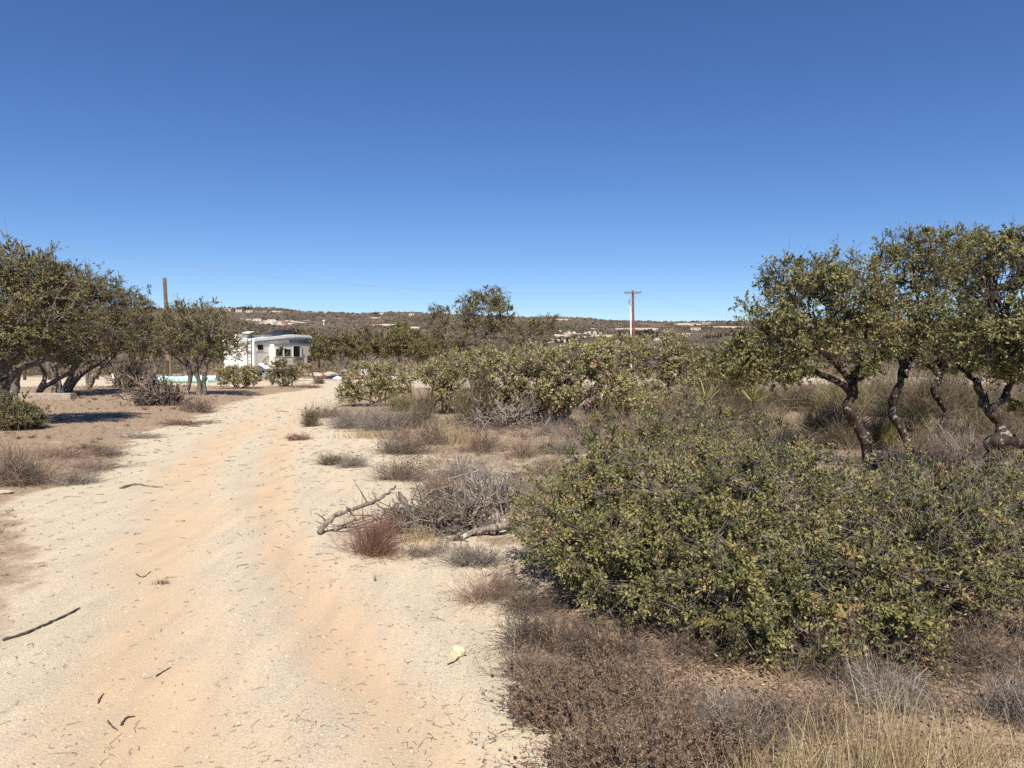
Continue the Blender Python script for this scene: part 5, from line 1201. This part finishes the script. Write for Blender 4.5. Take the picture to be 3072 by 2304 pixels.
board('second old board stacked by the trailer front', 303, 51.5, 1.2, .12, .10, 'fencewood', (0, 0, -6))
board('dark low crate in the middle of the scrap', 350, 49.5, .5, .4, .45, 'fencewood', (0, 0, 25), 'crate', 'crate')
def chair():
    p = yard_loc(356, 49.3); r = empty('camp_chair', p, 'dark blue folding camp chair among the scrap', 'chair', YC, rz=R(30))
    part('seat', bx(-.26, .26, -.25, .25, .40, .44), 'navy', r); part('backrest', bx(-.26, .26, .24, .28, .44, .98), 'navy', r)
    for x in (-.25, .25):
        part('leg', rod([(x, -.25, 0), (x, .25, .46)], .015, 5), 'steel', r); part('leg', rod([(x, .27, 0), (x, -.25, .46)], .015, 5), 'steel', r)
chair()
def jug(label, px, Y, mat):
    p = yard_loc(px, Y); r = empty('barrel', p, label, 'barrel', YC); g = Geo()
    g.tube(np.array([(0, 0, 0), (0, 0, .05), (0, 0, .3), (0, 0, .55), (0, 0, .6)]), np.array([.22, .25, .27, .25, .22]), 14, cap=True); part('body', g, mat, r); part('lid', rod([(0, 0, .61), (0, 0, .64)], .2, 14), 'blackm', r)
jug('dark grey barrel behind the crooked olive trunks', 345, 52, 'rv_mid'); jug('white barrel at the right of the scrap pile', 364, 52, 'whitep')
for k, (px, Y, r_, lab) in enumerate(((326, 55, .5, 'pale rock left of the crooked olive trunks, under the mesh panel top'), (330, 56, .35, 'smaller pale rock next to the one left of the olive trunks'), (356, 57, .6, 'long pale rock behind the scrap pile'), (312, 54, .4, 'pale rock by the trailer nose'))):
    stone('rock', lab, px, 0, r_ * 1.3, r_, r_ * .6, 'rock', 40 + k, 'pale rocks in the yard', 'rock', Y=Y)
for o in [q for q in bpy.data.objects if q.name.startswith('rock')]: o.location.z = gz(o.location.x, o.location.y) + .12
p = Pz(983, 432); q = V(982, 409, p[1]); o = limb('stake', 'thin orange wooden stake behind the thick-limbed dark tree', 'stake', [p, (p + q) / 2, q], .022, .02, 'stake', None, sides=6, wob=.0)

# far hill: houses, masts, rock, dark trees
def hill_px(px, py):
    ds = np.geomspace(150, 945, 400); az = math.atan((px - CX) / FPX); z = hill_z(np.full(400, az), ds)
    pyy = HOR - (z - EYE) / (ds * cos(az)) * FPX; k = int(np.argmin(np.where(ds > 150, np.abs(pyy - py), 9))); d = ds[k]
    return np.array([d * sin(az), d * cos(az), z[k]])
def house(label, px, py, w, d, h, wall, rz=0, roofm='roofgrey', group='far houses on the hills'):
    p = hill_px(px, py); s = mpp(p[1]); w *= s; h *= s; d = w * d
    r = empty('house', p, label, 'house', group, rz=R(rz))
    part('wall', bx(-w / 2, w / 2, -d / 2, d / 2, -1.5, h), wall, r)
    part('roof', prism([(-w * .54, h + .02), (w * .54, h + .02), (w * .40, h * 1.45), (-w * .40, h * 1.45)], -d * .56, d * .56), roofm, r)
    for x in (-.25, .2): part('window', bx(w * x - w * .06, w * x + w * .06, -d / 2 - .12, -d / 2 - .01, h * .35, h * .75), 'glass', r)
house('long tan house on the left ridge top, below the two masts', 228, 311.5, 9, .5, 2.0, 'tanwall')
house('tan house right of the long one on the left ridge', 240, 312.2, 6, .6, 2.0, 'tanwall', 10)
house('pale house on the left ridge, right of the tan ones', 251, 312.6, 7, .6, 1.8, 'farwhite', -8)
house('low pale house at the far left of the ridge, beside the oak crown', 209, 311, 7, .5, 1.8, 'tanwall')
house('white house alone halfway up the left slope', 216, 315.5, 5, .6, 1.6, 'farwhite', 5)
house('red house in the sandy village on the left slope', 285, 324.6, 5, .7, 2.2, 'redwall', 0, 'redwall')
house('white shed row in the sandy village', 272, 322.0, 8, .3, 1.6, 'farwhite', -5, 'farwhite')
house('long white shed left in the sandy village', 258, 321.2, 8, .3, 1.6, 'farwhite', 4, 'farwhite')
house('teal container beside the red house', 275.5, 324.2, 4, .5, 2.4, 'teal', 0, 'farwhite')
house('white house on the ridge in the middle of the picture', 382, 315.2, 3.5, .7, 2.0, 'farwhite', 8)
house('tan house on the middle ridge, right of the white one', 412, 315.8, 5, .6, 1.8, 'tanwall')
house('long pinkish house on the right slope', 695, 330.5, 10, .4, 2.4, 'tanwall', -5, 'redwall')
house('white building low on the slope left of the power pole', 562, 342.3, 7, .5, 2.0, 'farwhite', 3, 'farwhite')
house('white flat roof right of the power pole', 656, 340.5, 6, .5, 1.6, 'farwhite', -3, 'farwhite')
def mast(label, px, py, hpx, r, mat):
    p = hill_px(px, py); h = hpx * mpp(p[1]); root = empty('mast', p, label, 'mast', 'masts on the far hill')
    g = Geo(); g.tube(np.array([(0, 0, -2), (0, 0, h)]), np.array([r, r * .6]), 6); part('tube', g, mat, root); part('crossbar', bx(-r * 3, r * 3, -r, r, h * .86, h * .86 + r), mat, root)
mast('thin mast on the left ridge, the leftmost one', 247.5, 310, 6, .28, 'rv_mid'); mast('left one of the paired masts on the left ridge', 257.6, 310.5, 5.5, .28, 'rv_mid'); mast('right one of the paired masts on the left ridge', 261, 310.7, 5.5, .28, 'rv_mid')
mast('white mast standing in the valley below the middle ridge', 324.3, 326, 6, .45, 'whitep')
def dark_tree(label, px, py, w, h, seed, grp, n=26):
    p = hill_px(px, py); s = mpp(p[1]); w *= s; h *= s
    woody('dark_tree', label, 'tree', p, [([p + (0, 0, -1), p + (0, 0, h * .3), p + (.1, 0, h * .6)], h * .05, h * .03)], [(p + np.array([0, 0, h * .55]), np.array([w * .5, w * .5, h * .45]), 2), (p + np.array([w * .2, 0, h * .4]), np.array([w * .4, w * .4, h * .35]), 1)],
          n, 30, h * .17, M['darkfar'], M['bark_l'], group=grp, nlimb=4, seed=seed, clump_r=h * .16, limb_r=h * .02, twig_w=h * .006, twig_n=3, stem_sides=5)
DTL = ['leftmost dark tree of the row behind the power pole', 'second dark tree from the left in the row behind the power pole', 'dark tree right behind the power pole', 'broad dark tree just right of the power pole', 'dark tree third right of the power pole, tallest of the row',
       'dark tree in the middle right of the row behind the power pole', 'low dark tree near the right end of the row', 'rightmost dark tree of the row behind the power pole']
for k, (px, py, w, h) in enumerate(((619, 337, 7, 6), (626, 337.5, 8, 6.5), (634, 338, 8, 7), (642, 338, 8, 6.5), (650, 338, 8, 7.5), (657, 338.5, 8, 6), (664, 338.5, 8, 5), (671, 338.5, 7, 4.5))): dark_tree(DTL[k], px, py, w, h, 300 + k, 'row of dark trees behind the power pole')
for k, (px, py, w, h, lab) in enumerate(((560, 345, 12, 7, 'dark rounded tree left of the power pole, nearer than the row'), (573, 345.5, 12, 8, 'dark tree touching the rounded one left of the power pole'), (708, 339, 9, 5, 'dark tree on the slope left of the flat-crowned tree'), (719, 338.5, 9, 5.5, 'dark tree on the slope next to the flat crown edge'))): dark_tree(lab, px, py, w, h, 320 + k, 'dark trees on the lower slope')
for k, (px, py, w, h, lab) in enumerate(((214, 310.2, 6, 3.5, 'dark tree on the left ridge by the low pale house'), (237, 311, 8, 4.0, 'broad dark tree on the left ridge behind the tan houses'), (251, 311.2, 4, 5.0, 'pointed dark tree on the left ridge'), (270, 313, 4, 3, 'small dark tree on the ridge right of the masts'), (244, 311, 6, 4, 'dark tree on the left ridge between the masts'), (376, 315, 4, 3, 'small dark tree on the middle ridge by the white house'), (242, 325.5, 12, 4, 'wide dark tree in the sandy village'))): dark_tree(lab, px, py, w, h, 340 + k, 'dark trees on the left ridge', 20)
RKL = ['large pale rock outcrop on the slope left of the power pole', 'pale outcrop left of the large one on the slope', 'low pale outcrop right of the large one, near the power pole', 'pale outcrop above the large one', 'small pale outcrop far left on that slope', 'pale outcrop low behind the manzanitas', 'pale outcrop right of the power pole by the dark trees', 'pale outcrop on the slope above the pinkish house', 'pale outcrop on the ridge far right']
for k, (px, py, w, h) in enumerate(((590, 334.5, 11, 4), (572, 334, 8, 3), (601, 334, 6, 2.2), (592, 329.5, 5, 1.8), (562, 332, 6, 2.2), (575, 340, 9, 2.4), (652, 330.5, 6, 1.8), (689, 326, 9, 1.8), (705, 323.5, 10, 1.6))):
    p = hill_px(px, py); s = mpp(p[1]); g_ = np.random.default_rng(400 + k)
    root = empty('rock_outcrop', p, RKL[k], 'rock', 'pale rock outcrops on the right slope')
    for q in range(5):
        o = stone('boulder', 'x', 0, 0, w * s * g_.uniform(.16, .34), w * s * .22, h * s * g_.uniform(.4, .85), 'rock', 500 + k * 9 + q, Y=100); del o['label']; del o['category']; del o['kind']; o.parent = root
        o.location = (g_.uniform(-.42, .42) * w * s, g_.uniform(-.3, .3) * w * s, h * s * .12)

# ------------------------------------------------------------------ scrub nobody could count: low dry brush on the right, olive brush behind it
def low_scrub(name, label, xr, yr, n, per, hr, mat, seed, pol=None, fill=.5, minw=.30, leafy_=None, avoid=None):
    g = np.random.default_rng(seed); x = g.uniform(*xr, n); y = np.exp(g.uniform(math.log(yr[0]), math.log(yr[1]), n))
    keep = (np.abs(x) < y * .82 + 1) & (fbm(x * .5 + seed, y * .5, 3) + .5 > 1 - fill) & (psd(TRACK, x, y) < (-.25 if pol is not VERGE else .6))
    if pol is not None: keep &= psd(pol, x, y) > .1
    if avoid is not None: keep &= ~avoid(x, y)
    x, y = x[keep], y[keep]; n = len(x); z = ground_h(x, y); N = n * per; i = np.repeat(np.arange(n), per)
    h = g.uniform(*hr, n); w = h * g.uniform(.7, 1.3, n); th = g.uniform(0, 6.28, N); rr = np.sqrt(g.random(N))
    p0 = np.stack([x[i] + g.normal(size=N) * w[i] * .2, y[i] + g.normal(size=N) * w[i] * .2, z[i] - .01], 1)
    tip = np.stack([x[i] + rr * np.cos(th) * w[i], y[i] + rr * np.sin(th) * w[i], z[i] + h[i] * g.uniform(.4, 1.1, N) * (1 - .4 * rr ** 2)], 1)
    mid = p0 * .5 + tip * .5 + g.normal(size=(N, 3)) * h[i][:, None] * .09
    W = np.maximum(.002, minw * np.hypot(x, y) / FPX)[i][:, None] * np.array([[1, .8, .35]])
    tone = np.clip(.5 + .22 * g.normal(size=n)[i] + .2 * g.normal(size=N), 0, 1)
    geo = Geo(); geo.ribbons(bez(p0, mid, tip, 3), W, tone)
    k = g.integers(0, N, N); u = g.uniform(.35, .95, N)[:, None]; S0 = p0[k] * (1 - u) ** 2 + 2 * u * (1 - u) * mid[k] + u * u * tip[k]
    S1 = S0 + unit(unit(tip[k] - p0[k]) + rdir(N, g) * .9) * (h[i[k]] * g.uniform(.15, .35, N))[:, None]
    geo.ribbons(np.stack([S0, (S0 + S1) / 2, S1], 1), W[k] * .8, tone[k])
    mats = [M[mat]]
    if leafy_:
        mats.append(M[leafy_]); q = g.integers(0, N, N * 3); u = g.uniform(.4, 1, N * 3)[:, None]; pos = mid[q] * (1 - u) + tip[q] * u; L = np.maximum(.03, 1.7 * pos[:, 1] / FPX) * g.uniform(.6, 1.3, N * 3)
        geo.leaves(pos, rdir(N * 3, g), rdir(N * 3, g), L, L * .5, np.clip(tone[q] + .15 * g.normal(size=N * 3), 0, .97), mat=1, tri=True)
    o = geo.build(name, mats, kind='stuff', smooth=False); o['label'] = label
inbush = lambda x, y: (x > .2) & (x < 5.2) & (y > 3.9) & (y < 8.4)
low_scrub('low_scrub', 'low grey-brown dry brush growing all over the ground on the right', (-3, 14), (7.6, 26), 900, 24, (.10, .34), 'browntwig', 601, RIGHTSCRUB, .56, avoid=inbush)
low_scrub('low_scrub', 'low rose-grey dry brush between the taller shrubs on the right', (-3, 14), (8, 24), 420, 24, (.10, .38), 'rosetwig', 602, RIGHTSCRUB, .5, avoid=inbush)
low_scrub('background_scrub', 'olive scrub filling the distance behind the right trees and pale shrubs', (3, 60), (15, 75), 1200, 12, (.4, 1.2), 'browntwig', 603, None, .8, .34, 'farleaf')
low_scrub('background_scrub', 'grey-olive scrub behind the yard and the left oaks', (-75, 10), (62, 118), 800, 14, (.5, 1.4), 'browntwig', 604, None, .7, .34, 'farleaf')
low_scrub('low_scrub', 'short dead brush and twigs on the sand round the brush pile', (-2.2, 2.2), (4.3, 9.5), 420, 20, (.03, .13), 'greytwig', 606, RIGHTSCRUB, .6, avoid=lambda x, y: (x > .35) & (y > 4.2))
low_scrub('low_scrub', 'short dead brush in the leaf litter at the bottom right', (-.1, 4.2), (2.7, 4.4), 420, 22, (.03, .16), 'browntwig', 607, UNDERBUSH, .75)
low_scrub('verge_stubble', 'sparse grey stubble on the left verge of the track', (-6, -2), (4, 8), 260, 16, (.02, .07), 'greytwig', 608, VERGE, .6)
low_scrub('bank_stubble', 'short brown dry brush on the left bank', (-26, -2), (6.5, 38), 700, 34, (.04, .14), 'rosetwig', 605, LEFTBANK, .58)

# stuff: grit, twig litter, leaf litter, short dry grass
def scatter_pebbles():
    n = 26000; d = 2.6 * np.exp(RNG.uniform(0, math.log(5.6), n)); a = RNG.uniform(-.72, .30, n)
    x = d * np.sin(a); y = d * np.cos(a)
    patch = fbm(x * .8 + 3, y * .8, 3); keep = (patch > -.12 + .15 * RNG.normal(size=n)) & (psd(UNDERBUSH, x, y) < 0)
    x, y, d = x[keep], y[keep], d[keep]; n = len(x); z = ground_h(x, y)
    r = np.maximum(.0015 * RNG.lognormal(.25, .78, n), .33 * d / FPX); r = np.minimum(r, .009); th = RNG.uniform(0, 6.28, n)
    vs = []
    for k in range(4):
        t = th + k * pi / 2; q = r * RNG.uniform(.7, 1.2, n); vs.append(np.stack([x + q * np.cos(t), y + q * np.sin(t), z + r * RNG.uniform(-.2, .3, n)], 1))
    vs.append(np.stack([x, y, z + r * RNG.uniform(.5, .95, n)], 1))
    o5 = np.arange(n)[:, None] * 5; f = np.concatenate([o5 + np.array([[k, (k + 1) % 4, 4]]) for k in range(4)])
    g = Geo(); g.add(np.stack(vs, 1).reshape(-1, 3), f, np.repeat(RNG.random(n), 5)); o = g.build('gravel', M['pebble'], kind='stuff', smooth=False); o['label'] = 'fine loose gravel on the track'
scatter_pebbles()
def scatter_twigs():
    n = 5600; d = 2.7 * np.exp(RNG.uniform(0, math.log(11), n)); a = RNG.uniform(-.74, .5, n); x = d * np.sin(a); y = d * np.cos(a)
    tr = psd(TRACK, x, y); pr = np.where(tr > 0, .35 + .65 * sstep(1.3, 0, tr), .8); keep = (RNG.random(n) < pr) & ~((x > .3) & (y > 4.2) & (y < 8))
    x, y, d = x[keep], y[keep], d[keep]; n = len(x); z = ground_h(x, y) + .003
    L = RNG.lognormal(-3.15, .5, n) * np.clip(d / 7, .6, 1.8); th = RNG.uniform(0, 6.28, n); c = np.stack([x, y, z], 1); u = np.stack([np.cos(th), np.sin(th), RNG.normal(size=n) * .08], 1) * L[:, None]
    m = c + RNG.normal(size=(n, 3)) * L[:, None] * np.array([[.2, .2, .03]]); m[:, 2] = z + .004
    P = np.stack([c - u * .5, m, c + u * .5], 1); P[:, :, 2] = np.maximum(P[:, :, 2], z[:, None] + .001)
    w = np.maximum(.0012, .22 * d / FPX)[:, None] * np.array([[1, .9, .6]])
    g = Geo(); g.tube(P, w, 4, RNG.random(n)); o = g.build('twig_litter', M['browntwig'], kind='stuff', smooth=False); o['label'] = 'small broken twigs strewn over the sand'
scatter_twigs()
def scatter_leaves():
    n = 90000; x = RNG.uniform(-26, 9, n); y = 2.6 * np.exp(RNG.uniform(0, math.log(14), n))
    lb = psd(LEFTBANK, x, y); ub = psd(UNDERBUSH, x, y); rs = psd(RIGHTSCRUB, x, y)
    p = np.maximum.reduce([sstep(-.3, .8, lb) * .9, sstep(-.25, .3, ub), sstep(-.2, .6, rs) * .45]) * (.55 + 1.2 * fbm(x * 1.2, y * 1.2, 3))
    vis = np.abs(x) < y * .8 + .5
    keep = (RNG.random(n) < p) & vis; x, y = x[keep], y[keep]; n = len(x); z = ground_h(x, y)
    # extra near the bottom right, where the litter is deep
    n2 = 24000; x2 = RNG.uniform(.3, 3.9, n2); y2 = RNG.uniform(2.5, 5.2, n2); k = psd(UNDERBUSH, x2, y2) > -.05 + .1 * RNG.random(n2); x = np.r_[x, x2[k]]; y = np.r_[y, y2[k]]; n = len(x); z = ground_h(x, y)
    d = np.hypot(x, y); L = np.maximum(.022 * RNG.uniform(.6, 1.3, n), 1.0 * d / FPX)
    pos = np.stack([x, y, z + RNG.uniform(.002, .018, n)], 1); di = rdir(n); di[:, 2] *= .35; nn = rdir(n) * .5 + np.array([[0, 0, 1]])
    g = Geo(); g.leaves(pos, unit(di), nn, L, L * .5, np.clip(RNG.beta(2, 2.2, n), 0, 1)); o = g.build('leaf_litter', M['litterleaf'], kind='stuff', smooth=False); o['label'] = 'dry fallen leaves covering the ground under the shrubs'
scatter_leaves()
def scatter_grass():
    n = 42000; x = RNG.uniform(-24, 9, n); y = 3.0 * np.exp(RNG.uniform(0, math.log(13), n))
    lb = psd(LEFTBANK, x, y); rs = psd(RIGHTSCRUB, x, y); ub = psd(UNDERBUSH, x, y); tr = psd(TRACK, x, y)
    edge = np.exp(-(tr / .45) ** 2) * .15 * (y < 25)
    p = np.maximum.reduce([sstep(-.2, .8, lb) * .75, sstep(-.1, .6, rs) * .6, sstep(0, .4, ub) * .55, edge]) * np.clip(.5 + 2.4 * fbm(x * .9 + 9, y * .9, 3), 0, 1)
    keep = (RNG.random(n) < p) & (np.abs(x) < y * .8 + .5); x, y = x[keep], y[keep]; n = len(x); z = ground_h(x, y); d = np.hypot(x, y)
    h = RNG.uniform(.03, .15, n); ln = RNG.normal(size=(n, 2)) * .5
    p0 = np.stack([x, y, z - .005], 1); tip = p0 + np.stack([ln[:, 0] * h, ln[:, 1] * h, h], 1); mid = p0 * .5 + tip * .5; mid[:, 2] += h * .12
    W = np.maximum(.0016, .32 * d / FPX)[:, None] * np.array([[1, .8, .2]])
    g = Geo(); g.ribbons(bez(p0, mid, tip, 3), W, np.clip(RNG.beta(2, 2.4, n), 0, 1)); o = g.build('dry_ground_cover', M['browntwig'], kind='stuff', smooth=False); o['label'] = 'short dry stubble between the shrubs'
scatter_grass()
